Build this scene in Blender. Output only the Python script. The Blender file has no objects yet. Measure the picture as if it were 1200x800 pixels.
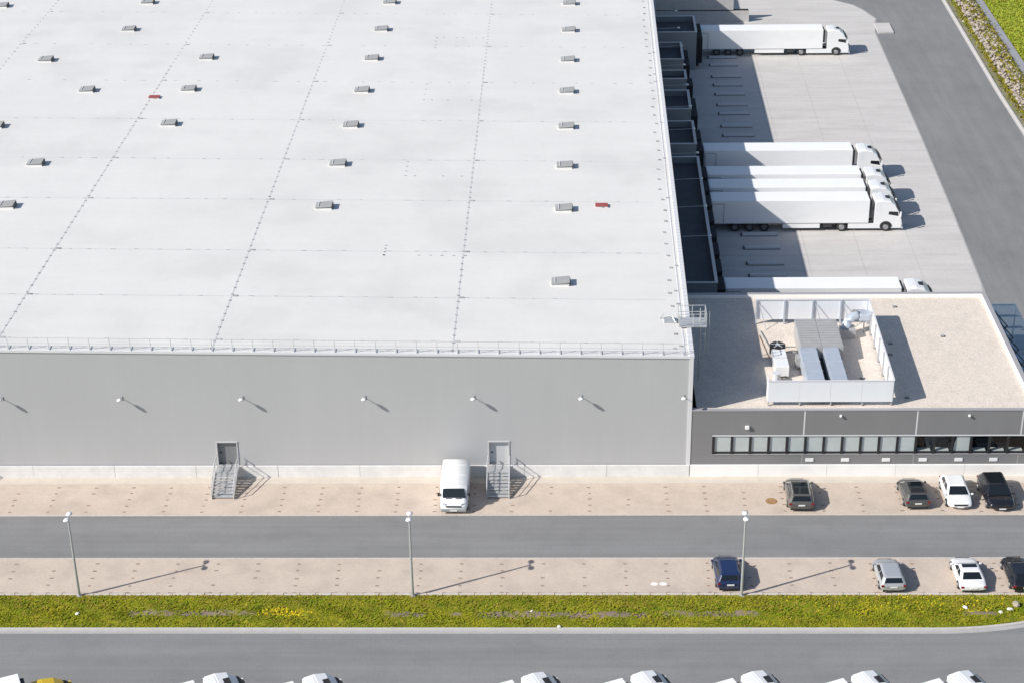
import bpy, math, random
from mathutils import Vector, Matrix

# ------------------------------------------------------------------ camera, sky, sun, exposure
random.seed(7)
scene = bpy.context.scene
COL = scene.collection
CX, CY, CZ, YAW, PITCH, ROLL, FPX = (-10.1159, -116.6667, 71.7784, 0.0246336, 0.4784813, -0.0147253, 2154.79)
CAM = Vector((CX, CY, CZ))
FW = Vector((-math.sin(YAW) * math.cos(PITCH), math.cos(YAW) * math.cos(PITCH), -math.sin(PITCH)))
_r0 = Vector((math.cos(YAW), math.sin(YAW), 0))
_u0 = _r0.cross(FW)
RT = _r0 * math.cos(ROLL) + _u0 * math.sin(ROLL)
UP = -_r0 * math.sin(ROLL) + _u0 * math.cos(ROLL)
cam_data = bpy.data.cameras.new('camera')
cam_data.sensor_width = 36.0
cam_data.lens = FPX / 1200 * 36.0
cam_data.clip_start = 1.0
cam_data.clip_end = 4000.0
cam = bpy.data.objects.new('camera', cam_data)
COL.objects.link(cam)
cam.matrix_world = Matrix(((RT.x, UP.x, -FW.x, CX), (RT.y, UP.y, -FW.y, CY), (RT.z, UP.z, -FW.z, CZ), (0, 0, 0, 1)))
scene.camera = cam

SUN_TRAVEL = Vector((1.25, 0.58, -1.0)).normalized()
world = bpy.data.worlds.new('World')
scene.world = world
world.use_nodes = True
wn = world.node_tree.nodes
wl = world.node_tree.links
bg = wn['Background']
sky = wn.new('ShaderNodeTexSky')
sky.sky_type = 'NISHITA'
sky.sun_disc = False
sky.sun_elevation = math.asin(-SUN_TRAVEL.z)
sky.sun_rotation = math.atan2(-SUN_TRAVEL.x, -SUN_TRAVEL.y)
sky.air_density = 1.0
sky.dust_density = 0.8
wl.new(sky.outputs[0], bg.inputs['Color'])
bg.inputs['Strength'].default_value = 0.095
sun_data = bpy.data.lights.new('sun', 'SUN')
sun_data.energy = 4.6
sun_data.angle = math.radians(0.5)
sun_data.color = (1.0, 0.955, 0.89)
sun = bpy.data.objects.new('sun', sun_data)
COL.objects.link(sun)
sun.rotation_euler = SUN_TRAVEL.to_track_quat('-Z', 'Y').to_euler()
sun.location = (-60, -40, 80)
vs = scene.view_settings
vs.view_transform = 'Standard'
vs.look = 'None'
vs.gamma = 1.0
vs.use_curve_mapping = False
vs.exposure = 0.24

# ------------------------------------------------------------------ pixel -> place helpers
def ray(u, v):
    return FW + RT * ((u - 600) / FPX) - UP * ((v - 400) / FPX)
def uz(u, v, z=0.0):
    d = ray(u, v)
    return CAM + d * ((z - CZ) / d.z)
RH, RS = 9.96, 0.014
def zr(x):
    return RH - RS * x
def roofpt(u, v):
    z = RH
    for _ in range(8):
        P = uz(u, v, z)
        z = zr(P.x)
    return P
SK = 0.016          # the hall's long sides run a touch off square to its front
def sx(x, y):
    return x + SK * y

# ------------------------------------------------------------------ materials
MATS = {}
def mat(name, col, rough=0.6, metal=0.0, var=0.0, scale=1.0, stretch=(1, 1, 1), col2=None, bump=0.0, bscale=40.0,
        coat=0.0, spec=0.5, fine=0.0, fscale=30.0, detail=4.0, thresh=None, streak=None, stain=0.0, stscale=0.25):
    if name in MATS:
        return MATS[name]
    m = bpy.data.materials.new(name)
    m.use_nodes = True
    nt = m.node_tree
    N, L = nt.nodes, nt.links
    b = N['Principled BSDF']
    b.inputs['Roughness'].default_value = rough
    b.inputs['Metallic'].default_value = metal
    b.inputs['Specular IOR Level'].default_value = spec
    b.inputs['Coat Weight'].default_value = coat
    b.inputs['Base Color'].default_value = (*col, 1)
    if var or col2 or fine or bump or streak or stain:
        geo = N.new('ShaderNodeNewGeometry')
        mp = N.new('ShaderNodeMapping')
        mp.inputs['Scale'].default_value = stretch
        L.new(geo.outputs['Position'], mp.inputs['Vector'])
    out = None
    if var or col2:
        nz = N.new('ShaderNodeTexNoise')
        nz.inputs['Scale'].default_value = scale
        nz.inputs['Detail'].default_value = detail
        nz.inputs['Roughness'].default_value = 0.62
        L.new(mp.outputs[0], nz.inputs['Vector'])
        cr = N.new('ShaderNodeValToRGB')
        lo, hi = thresh or (0.3, 0.7)
        cr.color_ramp.elements[0].position = lo
        cr.color_ramp.elements[1].position = hi
        c2 = col2 or tuple(max(0, c * (1 - var)) for c in col)
        c1 = col if col2 else tuple(min(1, c * (1 + var)) for c in col)
        cr.color_ramp.elements[0].color = (*c2, 1)
        cr.color_ramp.elements[1].color = (*c1, 1)
        L.new(nz.outputs['Fac'], cr.inputs[0])
        out = cr.outputs[0]
    if fine:
        n2 = N.new('ShaderNodeTexNoise')
        n2.inputs['Scale'].default_value = fscale
        n2.inputs['Detail'].default_value = 3
        L.new(geo.outputs['Position'], n2.inputs['Vector'])
        mr = N.new('ShaderNodeMapRange')
        mr.inputs[1].default_value = 0.25
        mr.inputs[2].default_value = 0.75
        mr.inputs[3].default_value = 1 - fine
        mr.inputs[4].default_value = 1 + fine
        L.new(n2.outputs['Fac'], mr.inputs[0])
        mx = N.new('ShaderNodeVectorMath')
        mx.operation = 'SCALE'
        if out:
            L.new(out, mx.inputs[0])
        else:
            mx.inputs[0].default_value = col
        L.new(mr.outputs[0], mx.inputs['Scale'])
        out = mx.outputs[0]
    layers = []
    if streak:
        amp, vec, sc = streak
        layers.append((1 - amp, 1 + amp, vec, sc, 0.32, 0.68))
    if stain:
        layers.append((1 - stain, 1.0, (1, 1, 1), stscale, 0.36, 0.50))
    for lo_, hi_, vec, sc, p0, p1 in layers:
        m2 = N.new('ShaderNodeMapping')
        m2.inputs['Scale'].default_value = vec
        m2.inputs['Location'].default_value = (13.7 * sc, 5.1, 0)
        L.new(geo.outputs['Position'], m2.inputs['Vector'])
        n4 = N.new('ShaderNodeTexNoise')
        n4.inputs['Scale'].default_value = sc
        n4.inputs['Detail'].default_value = 5
        L.new(m2.outputs[0], n4.inputs['Vector'])
        r4 = N.new('ShaderNodeMapRange')
        r4.inputs[1].default_value, r4.inputs[2].default_value = p0, p1
        r4.inputs[3].default_value, r4.inputs[4].default_value = lo_, hi_
        L.new(n4.outputs['Fac'], r4.inputs[0])
        x4 = N.new('ShaderNodeVectorMath')
        x4.operation = 'SCALE'
        if out:
            L.new(out, x4.inputs[0])
        else:
            x4.inputs[0].default_value = col
        L.new(r4.outputs[0], x4.inputs['Scale'])
        out = x4.outputs[0]
    if out:
        L.new(out, b.inputs['Base Color'])
    if bump:
        n3 = N.new('ShaderNodeTexNoise')
        n3.inputs['Scale'].default_value = bscale
        n3.inputs['Detail'].default_value = 3
        L.new(geo.outputs['Position'], n3.inputs['Vector'])
        bp = N.new('ShaderNodeBump')
        bp.inputs['Strength'].default_value = bump
        bp.inputs['Distance'].default_value = 0.03
        L.new(n3.outputs['Fac'], bp.inputs['Height'])
        L.new(bp.outputs[0], b.inputs['Normal'])
    MATS[name] = m
    return m

def glass_mat(name, tint=(0.5, 0.6, 0.65), refl=0.12):
    m = bpy.data.materials.new(name)
    m.use_nodes = True
    N, L = m.node_tree.nodes, m.node_tree.links
    N.remove(N['Principled BSDF'])
    o = N['Material Output']
    tr = N.new('ShaderNodeBsdfTransparent')
    tr.inputs[0].default_value = (*tint, 1)
    gl = N.new('ShaderNodeBsdfGlossy')
    gl.inputs['Roughness'].default_value = 0.03
    lw = N.new('ShaderNodeLayerWeight')
    lw.inputs[0].default_value = 0.5
    pw = N.new('ShaderNodeMath')
    pw.operation = 'POWER'
    pw.inputs[1].default_value = 5.0
    ad = N.new('ShaderNodeMath')
    ad.operation = 'ADD'
    ad.use_clamp = True
    ad.inputs[1].default_value = refl
    L.new(lw.outputs['Facing'], pw.inputs[0])
    mx = N.new('ShaderNodeMixShader')
    L.new(pw.outputs[0], ad.inputs[0])
    L.new(ad.outputs[0], mx.inputs[0])
    L.new(tr.outputs[0], mx.inputs[1])
    L.new(gl.outputs[0], mx.inputs[2])
    L.new(mx.outputs[0], o.inputs[0])
    MATS[name] = m
    return m

m_roof = mat('roof membrane', (0.715, 0.70, 0.672), 0.55, var=0.028, scale=0.16, stretch=(1, 0.35, 1), fine=0.015, fscale=1.6, streak=(0.018, (0.12, 1, 1), 0.5), stain=0.065, stscale=0.13)
m_seam = mat('membrane seam', (0.60, 0.60, 0.595), 0.6)
m_dot = mat('fastener plate', (0.36, 0.36, 0.36), 0.6, var=0.4, scale=0.8)
m_dotl = mat('lap mark', (0.47, 0.47, 0.465), 0.6, var=0.2, scale=0.7)
m_wall = mat('grey cladding', (0.455, 0.46, 0.468), 0.42, metal=0.0, var=0.016, scale=0.5, stretch=(1.6, 1, 0.12), fine=0.03, fscale=0.10, spec=0.4)
m_trim = mat('pale trim', (0.66, 0.66, 0.68), 0.45)
m_plinth = mat('plinth concrete', (0.74, 0.73, 0.715), 0.8, var=0.07, scale=0.9, fine=0.03, fscale=5)
m_plinth2 = mat('plinth concrete white', (0.86, 0.85, 0.83), 0.8, var=0.04, scale=0.9)
m_dark = mat('charcoal cladding', (0.215, 0.215, 0.22), 0.45, var=0.03, scale=0.6, stretch=(1, 1, 0.2))
m_coping = mat('coping metal', (0.36, 0.35, 0.36), 0.45)
m_gravel = mat('roof gravel', (0.665, 0.59, 0.515), 0.95, var=0.07, scale=1.6, fine=0.24, fscale=11, bump=0.4, bscale=11)
m_asph = mat('asphalt', (0.222, 0.222, 0.222), 0.85, var=0.075, scale=0.35, stretch=(0.22, 1, 1), fine=0.07, fscale=6, streak=(0.06, (0.025, 1, 1), 1.6), stain=0.05, stscale=0.55)
m_asph2 = mat('yard asphalt', (0.215, 0.215, 0.216), 0.85, var=0.10, scale=0.22, stretch=(1, 0.4, 1), fine=0.08, fscale=4, streak=(0.06, (1, 0.05, 1), 1.1), stain=0.05, stscale=0.4)
m_paver = mat('beige pavers', (0.55, 0.46, 0.385), 0.9, var=0.07, scale=0.5, fine=0.06, fscale=5, stain=0.09, stscale=0.5)
m_path = mat('pale paving strip', (0.57, 0.51, 0.44), 0.9, var=0.05, scale=0.9, fine=0.04, fscale=6)
m_mark = mat('dark marker stone', (0.31, 0.22, 0.17), 0.9, var=0.2, scale=2)
m_kerb = mat('kerb concrete', (0.56, 0.51, 0.46), 0.85, var=0.08, scale=1.5)
m_kerbw = mat('road kerb concrete', (0.50, 0.48, 0.46), 0.85, var=0.06, scale=1.2)
m_gutter = mat('gutter concrete', (0.40, 0.39, 0.38), 0.85, var=0.08, scale=1.2)
m_yard = mat('yard concrete', (0.54, 0.52, 0.50), 0.85, var=0.09, scale=0.6, stretch=(0.25, 1, 1), fine=0.04, fscale=3)
m_yardj = mat('yard joint', (0.40, 0.39, 0.375), 0.9, var=0.1, scale=1)
m_grass = mat('grass', (0.32, 0.29, 0.024), 0.95, col2=(0.12, 0.16, 0.012), scale=1.1, stain=0.35, stscale=0.9, spec=0.1, fine=0.3, fscale=5, bump=0.8, bscale=6)
m_blade1 = mat('grass blade', (0.40, 0.37, 0.022), 0.9, col2=(0.15, 0.23, 0.014), scale=0.45, stain=0.30, stscale=0.7, detail=6, spec=0.1)
m_blade2 = mat('dry grass blade', (0.40, 0.31, 0.06), 0.9, col2=(0.24, 0.21, 0.025), scale=1.1, spec=0.1)
m_blade3 = mat('meadow blade', (0.42, 0.45, 0.065), 0.9, col2=(0.27, 0.34, 0.035), scale=0.4, spec=0.1)
m_flower = mat('yellow flower', (0.72, 0.56, 0.01), 0.8)
m_soil = mat('bare soil', (0.20, 0.165, 0.14), 0.95, var=0.25, scale=2.2, fine=0.2, fscale=8, bump=0.6, bscale=8)
m_verge = mat('verge earth', (0.26, 0.235, 0.18), 0.95, col2=(0.15, 0.16, 0.05), scale=0.6, fine=0.2, fscale=4)
m_rock = mat('rubble stone', (0.50, 0.44, 0.39), 0.9, col2=(0.26, 0.22, 0.17), scale=1.4, fine=0.12, fscale=4)
m_pathg = mat('grey path', (0.30, 0.30, 0.32), 0.9, var=0.08, scale=0.6)
m_field = mat('meadow', (0.40, 0.44, 0.065), 0.95, col2=(0.26, 0.33, 0.04), scale=0.35, spec=0.1, fine=0.25, fscale=2.0, bump=0.8, bscale=3)
m_white = mat('white paint', (0.83, 0.83, 0.83), 0.3, coat=0.3, var=0.01, scale=0.6)
m_trailer = mat('trailer panel', (0.87, 0.87, 0.87), 0.4, var=0.02, scale=0.5, stretch=(1, 1, 3))
m_black = mat('black plastic', (0.022, 0.022, 0.024), 0.6)
m_rubber = mat('tyre rubber', (0.03, 0.03, 0.03), 0.85)
m_rim = mat('wheel rim', (0.38, 0.38, 0.39), 0.35, metal=0.6)
m_rim_shade = mat('shaded rim', (0.13, 0.13, 0.135), 0.6)  # darker rim copy, shade under the trailers put into the colour
m_chassis = mat('chassis', (0.05, 0.048, 0.05), 0.7)
m_glass = mat('vehicle glass', (0.012, 0.016, 0.02), 0.06, spec=0.6)
m_galv = mat('galvanised steel', (0.50, 0.51, 0.52), 0.4, metal=0.35, var=0.08, scale=4)
m_alu = mat('aluminium rail', (0.60, 0.60, 0.61), 0.45, metal=0.2)
m_vent = mat('vent lid', (0.34, 0.34, 0.335), 0.6, var=0.06, scale=2)
m_ventc = mat('vent curb', (0.70, 0.70, 0.70), 0.6)
m_ventd = mat('vent shade and fittings', (0.12, 0.12, 0.12), 0.7)  # painted shade on vent ends; plain dark grey on hatch handles and drain collars
m_red = mat('red hatch', (0.34, 0.075, 0.075), 0.6, var=0.15, scale=3)
m_lampw = mat('lamp head white', (0.82, 0.82, 0.82), 0.4)
m_pole = mat('lamp pole', (0.47, 0.48, 0.48), 0.45, metal=0.3)
m_door = mat('steel door', (0.20, 0.205, 0.21), 0.5)
m_door2 = mat('pale steel door', (0.52, 0.525, 0.53), 0.5)
m_screen = mat('screen panel', (0.77, 0.79, 0.83), 0.45, var=0.015, scale=0.8)
m_hvac = mat('duct sheet', (0.50, 0.55, 0.62), 0.4, metal=0.25, var=0.05, scale=1.5)
m_hvacg = mat('hood sheet', (0.44, 0.44, 0.44), 0.5, metal=0.2, var=0.05, scale=1.5)
m_winf = mat('window frame', (0.020, 0.021, 0.024), 0.5)
m_blind = mat('white blind', (0.85, 0.845, 0.835), 0.8, var=0.05, scale=0.8)
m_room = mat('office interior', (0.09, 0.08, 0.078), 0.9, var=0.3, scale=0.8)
m_roomw = mat('office white', (0.8, 0.8, 0.78), 0.7)
m_rust = mat('rusty cover', (0.34, 0.20, 0.09), 0.9, var=0.3, scale=5)
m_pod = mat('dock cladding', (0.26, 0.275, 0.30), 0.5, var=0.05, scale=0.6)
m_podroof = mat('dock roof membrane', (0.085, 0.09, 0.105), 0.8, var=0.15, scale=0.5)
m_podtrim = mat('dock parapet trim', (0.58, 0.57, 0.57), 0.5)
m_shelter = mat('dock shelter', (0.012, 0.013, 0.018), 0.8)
m_tail = mat('tail lamp', (0.22, 0.010, 0.014), 0.15, coat=0.5)
m_head = mat('head lamp', (0.45, 0.47, 0.50), 0.15, coat=0.6)
m_plate = mat('number plate', (0.78, 0.78, 0.76), 0.4)
m_navy = mat('navy paint', (0.012, 0.025, 0.085), 0.18, coat=1.0)
m_blackp = mat('black paint', (0.012, 0.012, 0.016), 0.18, coat=1.0)
m_greyp = mat('dark brown grey paint', (0.10, 0.095, 0.088), 0.2, coat=1.0)
m_grey2 = mat('graphite paint', (0.075, 0.072, 0.07), 0.2, coat=1.0)
m_silver = mat('silver paint', (0.50, 0.51, 0.53), 0.25, metal=0.3, coat=1.0)
m_carw = mat('white car paint', (0.82, 0.82, 0.82), 0.2, coat=1.0)
m_yellow = mat('yellow paint', (0.68, 0.46, 0.02), 0.3, coat=0.5)
m_guide = mat('guide kerb', (0.58, 0.58, 0.59), 0.6, metal=0.1)
m_litter = mat('pale stone', (0.8, 0.78, 0.74), 0.8)
g_win = glass_mat('office glass', (0.90, 0.92, 0.92), 0.02)
g_can = glass_mat('canopy glass', (0.84, 0.91, 0.95), 0.20)

# ------------------------------------------------------------------ mesh builder
class MB:
    def __init__(self, skew=False):
        self.v, self.f, self.m = [], [], []
        self.skew = skew
        self.cur = 0
    def pt(self, p):
        x, y, z = p
        self.v.append((x + SK * y if self.skew else x, y, z))
        return len(self.v) - 1
    def face(self, pts):
        self.f.append([self.pt(p) for p in pts])
        self.m.append(self.cur)
        return self
    def box(self, x0, x1, y0, y1, z0, z1):
        i = [self.pt((x, y, z)) for z in (z0, z1) for y in (y0, y1) for x in (x0, x1)]
        for q in ((0, 2, 3, 1), (4, 5, 7, 6), (0, 1, 5, 4), (2, 6, 7, 3), (0, 4, 6, 2), (1, 3, 7, 5)):
            self.f.append([i[k] for k in q])
            self.m.append(self.cur)
        return self
    def prism(self, poly, axis, a, b):
        """poly: 2-D outline; axis 0/1/2 = extrude along x/y/z from a to b"""
        def P(p, t):
            if axis == 0:
                return (t, p[0], p[1])
            if axis == 1:
                return (p[0], t, p[1])
            return (p[0], p[1], t)
        A = [self.pt(P(p, a)) for p in poly]
        B = [self.pt(P(p, b)) for p in poly]
        n = len(poly)
        self.f.append(A[::-1]); self.m.append(self.cur)
        self.f.append(B); self.m.append(self.cur)
        for i in range(n):
            j = (i + 1) % n
            self.f.append([A[i], A[j], B[j], B[i]])
            self.m.append(self.cur)
        return self
    def tube(self, p, q, r, n=6, r2=None):
        p, q = Vector(p), Vector(q)
        d = (q - p).normalized()
        a = d.orthogonal().normalized()
        b = d.cross(a)
        r2 = r if r2 is None else r2
        A, B = [], []
        for i in range(n):
            t = 2 * math.pi * i / n
            o = a * math.cos(t) + b * math.sin(t)
            A.append(self.pt(p + o * r))
            B.append(self.pt(q + o * r2))
        for i in range(n):
            j = (i + 1) % n
            self.f.append([A[i], A[j], B[j], B[i]]); self.m.append(self.cur)
        self.f.append(A[::-1]); self.m.append(self.cur)
        self.f.append(B); self.m.append(self.cur)
        return self
    def path(self, pts, r, n=6):
        for a, b in zip(pts[:-1], pts[1:]):
            self.tube(a, b, r, n)
        return self
    def loft(self, rings, cap=True):
        R = [[self.pt(p) for p in ring] for ring in rings]
        n = len(rings[0])
        for A, B in zip(R[:-1], R[1:]):
            for i in range(n):
                j = (i + 1) % n
                self.f.append([A[i], A[j], B[j], B[i]]); self.m.append(self.cur)
        if cap:
            self.f.append(R[0][::-1]); self.m.append(self.cur)
            self.f.append(R[-1]); self.m.append(self.cur)
        return self
    def build(self, name, mats, parent=None, smooth=False, bevel=0.0, subsurf=0, loc=None, rz=0.0, weld=False):
        if not isinstance(mats, (list, tuple)):
            mats = [mats]
        me = bpy.data.meshes.new(name)
        me.from_pydata(self.v, [], self.f)
        for m in mats:
            me.materials.append(m)
        if len(mats) > 1:
            me.polygons.foreach_set('material_index', self.m)
        import bmesh
        bm = bmesh.new()
        bm.from_mesh(me)
        if weld:
            bmesh.ops.remove_doubles(bm, verts=bm.verts, dist=1e-4)
        bmesh.ops.recalc_face_normals(bm, faces=bm.faces)
        bm.to_mesh(me)
        bm.free()
        if smooth:
            me.polygons.foreach_set('use_smooth', [True] * len(me.polygons))
        o = bpy.data.objects.new(name, me)
        COL.objects.link(o)
        if parent:
            o.parent = parent
        if loc:
            o.location = loc
        if rz:
            o.rotation_euler.z = rz
        if bevel:
            bv = o.modifiers.new('bevel', 'BEVEL')
            bv.width = bevel
            bv.segments = 2
            bv.limit_method = 'ANGLE'
        if subsurf:
            s = o.modifiers.new('subsurf', 'SUBSURF')
            s.levels = subsurf
            s.render_levels = subsurf
        return o

def empty(name, loc=(0, 0, 0), rz=0.0):
    o = bpy.data.objects.new(name, None)
    COL.objects.link(o)
    o.location = loc
    o.rotation_euler.z = rz
    o.empty_display_size = 0.3
    return o
def tag(o, label=None, cat=None, group=None, kind=None):
    if label: o['label'] = label
    if cat: o['category'] = cat
    if group: o['group'] = group
    if kind: o['kind'] = kind
    return o
def inst(src, name, parent=None, loc=None, rz=None):
    """another object sharing src's mesh"""
    o = bpy.data.objects.new(name, src.data if src else None)
    COL.objects.link(o)
    for md in src.modifiers:
        n = o.modifiers.new(md.name, md.type)
        if md.type == 'BEVEL':
            n.width, n.segments, n.limit_method = md.width, md.segments, md.limit_method
        elif md.type == 'SUBSURF':
            n.levels, n.render_levels = md.levels, md.render_levels
    if parent: o.parent = parent
    if loc is not None: o.location = loc
    if rz is not None: o.rotation_euler.z = rz
    return o
def copy_tree(o, parent=None):
    c = o.copy()
    COL.objects.link(c)
    c.parent = parent
    for ch in list(o.children):
        copy_tree(ch, c)
    return c
def sheet(name, poly, z, m, kind='structure', parent=None):
    mb = MB()
    mb.face([(p[0], p[1], z) for p in poly])
    o = mb.build(name, m, parent)
    if o.data.polygons[0].normal.z < 0:
        o.data.flip_normals()
    if kind and not parent:
        tag(o, kind=kind)
    return o

# ------------------------------------------------------------------ the setting
XE = 27.0
Y_LOT1, Y_RD, Y_LOT2, Y_K = -5.40, -10.75, -15.14, -18.95
def kerb_y(x):
    if x < 14.5:
        return Y_K
    t = min(1.0, (x - 14.5) / 12.5)
    return Y_K + 3.6 * t ** 2.2
g = sheet('ground', [(-1500, -1500), (1500, -1500), (1500, 1500), (-1500, 1500)], -0.12, m_field)
tag(g, 'rough meadow ground stretching away beyond the roads', 'ground')
o = sheet('front_road', [(-160, -95), (120, -95), (120, -19.43), (XE + .004, -19.43)] + [(x, kerb_y(x) - 0.44) for x in [27 - 0.5 * i for i in range(26)]] + [(14.0, -19.42), (-160, -19.42)], 0.0, m_asph)
tag(o, 'grey asphalt road in front of the grass strip', 'road')
o = sheet('access_road', [(-160, Y_RD), (XE, Y_RD), (XE, Y_LOT1), (-160, Y_LOT1)], 0.0, m_asph)
tag(o, 'grey asphalt lane between the two parking strips', 'road')
o = sheet('side_road', [(XE + .006, -19.42), (40.6, -19.42), (40.4, 68), (40.36, 82.2), (40.86, 118), (42.0, 220), (22, 220), (22, 19.0), (XE, 19.0)], 0.002, m_asph2)
tag(o, 'wide grey asphalt road beside the concrete loading yard', 'road')

def lot(name, y0, y1, label):
    mb = MB()
    mb.box(-110, XE, y0 + 0.12, y1 - 0.0, -0.05, 0.03)
    o = mb.build(name, m_paver)
    tag(o, label, 'pavement', kind='structure')
    return o
lot_n = lot('parking_pavement', Y_LOT1, -1.12, 'beige paved parking strip along the hall wall')
lot_s = lot('parking_pavement', Y_LOT2 + 0.10, Y_RD - 0.12, 'beige paved parking strip beside the grass')
# edging strips of lighter stones along the lane
for yy, par in ((Y_LOT1, lot_n), (Y_RD - 0.12, lot_s)):
    mb = MB()
    x = -110
    while x < XE:
        mb.box(x, min(x + 0.985, XE), yy, yy + 0.115, -0.05, 0.034)
        x += 1.0
    e = mb.build('edging', m_kerb, par)
    e['kind'] = 'stuff'
# dark marker stones between the bays
def markers(par, x_first, ys, lean):
    mb = MB()
    n0 = int((-110 - x_first) / 2.8)
    for k in range(n0, 60):
        x0 = x_first + 2.8 * k
        if x0 > XE - 0.5:
            break
        for i, y in enumerate(ys):
            if random.random() < 0.06:
                continue
            x = x0 + random.uniform(-0.05, 0.05)
            y2 = y + random.uniform(-0.06, 0.06)
            s = random.uniform(0.10, 0.14)
            mb.box(x - s, x + s, y2 - 0.07, y2 + 0.07, 0.0, 0.035)
    o = mb.build('bay_marker', m_mark, par)
    o['kind'] = 'stuff'
markers(lot_s, -47.185, [Y_RD - 0.75 - 0.86 * i for i in range(5)], 0)
markers(lot_n, -13.043, [-1.6 - 0.82 * i for i in range(5)], 0)
mb = MB()
mb.box(-110, XE, -1.12, -0.0, -0.05, 0.05)
o = mb.build('footpath', m_path)
tag(o, 'pale paved footpath at the foot of the hall', 'footpath', kind='structure')

# kerb between the southern bays and the grass: single stones
kerb = empty('kerb', (0, Y_LOT2, 0))
tag(kerb, 'row of beige kerb stones between parking strip and grass', 'kerb', kind='structure')
proto = None
x = -56.0
while x < XE:
    if proto is None:
        mb = MB()
        mb.box(0, 1.035, -0.10, 0.10, -0.1, 0.10)
        proto = mb.build('kerb_stone', m_kerb, kerb, bevel=0.015, loc=(x, 0, 0))
    else:
        inst(proto, 'kerb_stone', kerb, (x, random.uniform(-0.012, 0.012), random.uniform(-0.012, 0.012)))
    x += 1.07
mb = MB()
x = -56.0
while x < XE:
    mb.box(x - 0.09, x + 0.09, Y_LOT2 + 0.11, Y_LOT2 + 0.23, 0.0, 0.06)
    x += 1.07
o = mb.build('kerb_marker', m_mark, lot_s)
o['kind'] = 'stuff'

# grass strip with rounded end at the side road
gs = []
x = -110.0
xs = [-110 + 2.0 * i for i in range(62)] + [14.5 + 0.625 * i for i in range(21)]
xs = sorted(set(x for x in xs if x <= XE))
random.seed(3)
mb = MB()
NY = 26
def strip_z(x, y):
    return 0.03 + 0.10 * math.sin(x * 0.9 + y * 2.1) * math.sin(x * 0.37) * 0.5
fine_x = [-60 + 0.25 * i for i in range(int((XE + 60) / 0.25) + 1)]
rows = []
for x in [-110.0] + fine_x:
    y0, y1 = kerb_y(x), Y_LOT2 - 0.10
    row = []
    for j in range(NY + 1):
        t = j / NY
        y = y0 + (y1 - y0) * t
        z = 0.05 + 0.12 * math.sin(math.pi * t) * (0.6 + 0.4 * math.sin(x * 1.3 + 9 * t)) + random.uniform(-0.015, 0.015)
        row.append(mb.pt((x, y, z)))
    rows.append(row)
for a, b in zip(rows[:-1], rows[1:]):
    for j in range(NY):
        mb.f.append([a[j], b[j], b[j + 1], a[j + 1]])
        mb.m.append(0)
strip = mb.build('grass_strip', m_grass, smooth=True)
tag(strip, 'mown grass strip with bare patches between parking and road', 'grass', kind='structure')
# bare soil patches lying in the strip
def patch(name, pts, z, m, parent):
    mb = MB()
    mb.face([(x, y, z) for x, y in pts])
    return mb.build(name, m, parent)
def blob(cx, cy, rx, ry, n=26):
    out = []
    for i in range(n):
        t = 2 * math.pi * i / n
        k = 1 + random.uniform(-0.28, 0.22)
        out.append((cx + rx * k * math.cos(t), cy + ry * k * math.sin(t)))
    return out
PATCHES = []
for u0, u1, v, ry in ((145, 300, 719.5, 0.34), (447, 500, 721, 0.33), (525, 540, 721, 0.2), (560, 760, 721, 0.36), (775, 890, 720, 0.33), (1128, 1175, 720, 0.22)):
    a, b = uz(u0, v), uz(u1, v)
    PATCHES.append(((a.x + b.x) / 2, (a.y + b.y) / 2, (b.x - a.x) / 2, ry))
def in_patch(x, y):
    for cx, cy, rx, ry in PATCHES:
        if ((x - cx) / rx) ** 2 + ((y - cy) / ry) ** 2 < 0.95:
            return True
    return False
def tufts(name, m_list, n, gen, parent=None, h=(0.03, 0.085), w=0.036):
    mb = MB()
    for _ in range(n):
        p = gen()
        if p is None:
            continue
        x, y, z, mi = p
        mb.cur = mi
        for b in range(4):
            a = random.uniform(0, 2 * math.pi)
            hh = random.uniform(*h)
            lean = random.uniform(0.05, 0.16)
            dx, dy = math.cos(a), math.sin(a)
            ox, oy = random.uniform(-0.06, 0.06), random.uniform(-0.06, 0.06)
            bx, by = x + ox, y + oy
            mb.face([(bx - dy * w, by + dx * w, z), (bx + dy * w, by - dx * w, z), (bx + dx * lean, by + dy * lean, z + hh)])
    me = bpy.data.meshes.new(name)
    me.from_pydata(mb.v, [], mb.f)
    for m in m_list:
        me.materials.append(m)
    me.polygons.foreach_set('material_index', mb.m)
    o = bpy.data.objects.new(name, me)
    COL.objects.link(o)
    return o
fl = uz(335, 719)
fl2 = uz(1075, 713)
def gen_strip():
    x = random.uniform(-56, XE)
    y0, y1 = kerb_y(x) + 0.05, Y_LOT2 - 0.12
    if y1 - y0 < 0.2:
        return None
    y = random.uniform(y0, y1)
    if in_patch(x, y) and random.random() < 0.62:
        return None
    t = (y - y0) / (y1 - y0)
    mi = 1 if random.random() < (0.45 if t > 0.55 else 0.25) * (0.5 + 0.5 * math.sin(x * 0.7 + 3 * t) ** 2) + (0.35 if t > 0.88 else 0) else 0
    if math.hypot((x - fl.x) / 2.3, (y - fl.y) / 0.55) < random.uniform(0.6, 1.1) and random.random() < 0.6:
        mi = 2
    elif abs(x - fl2.x) < 9 and t > 0.4 and random.random() < 0.10 * math.exp(-((x - fl2.x) / 5) ** 2) + 0.02:
        mi = 2
    return (x, y, 0.06 + 0.10 * math.sin(math.pi * t), mi)
att = strip.data.color_attributes.new('wear', 'FLOAT_COLOR', 'POINT')
for i_, v_ in enumerate(strip.data.vertices):
    w_ = 0.0
    for cx, cy, rx, ry in PATCHES:
        d_ = math.hypot(max(0.0, abs(v_.co.x - cx) - rx + ry) / ry, (v_.co.y - cy) / ry)
        w_ = max(w_, 1.25 - 0.55 * d_)
    w_ = max(0.0, min(1.0, w_))
    att.data[i_].color = (w_, w_, w_, 1)
nt = m_grass.node_tree
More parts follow.
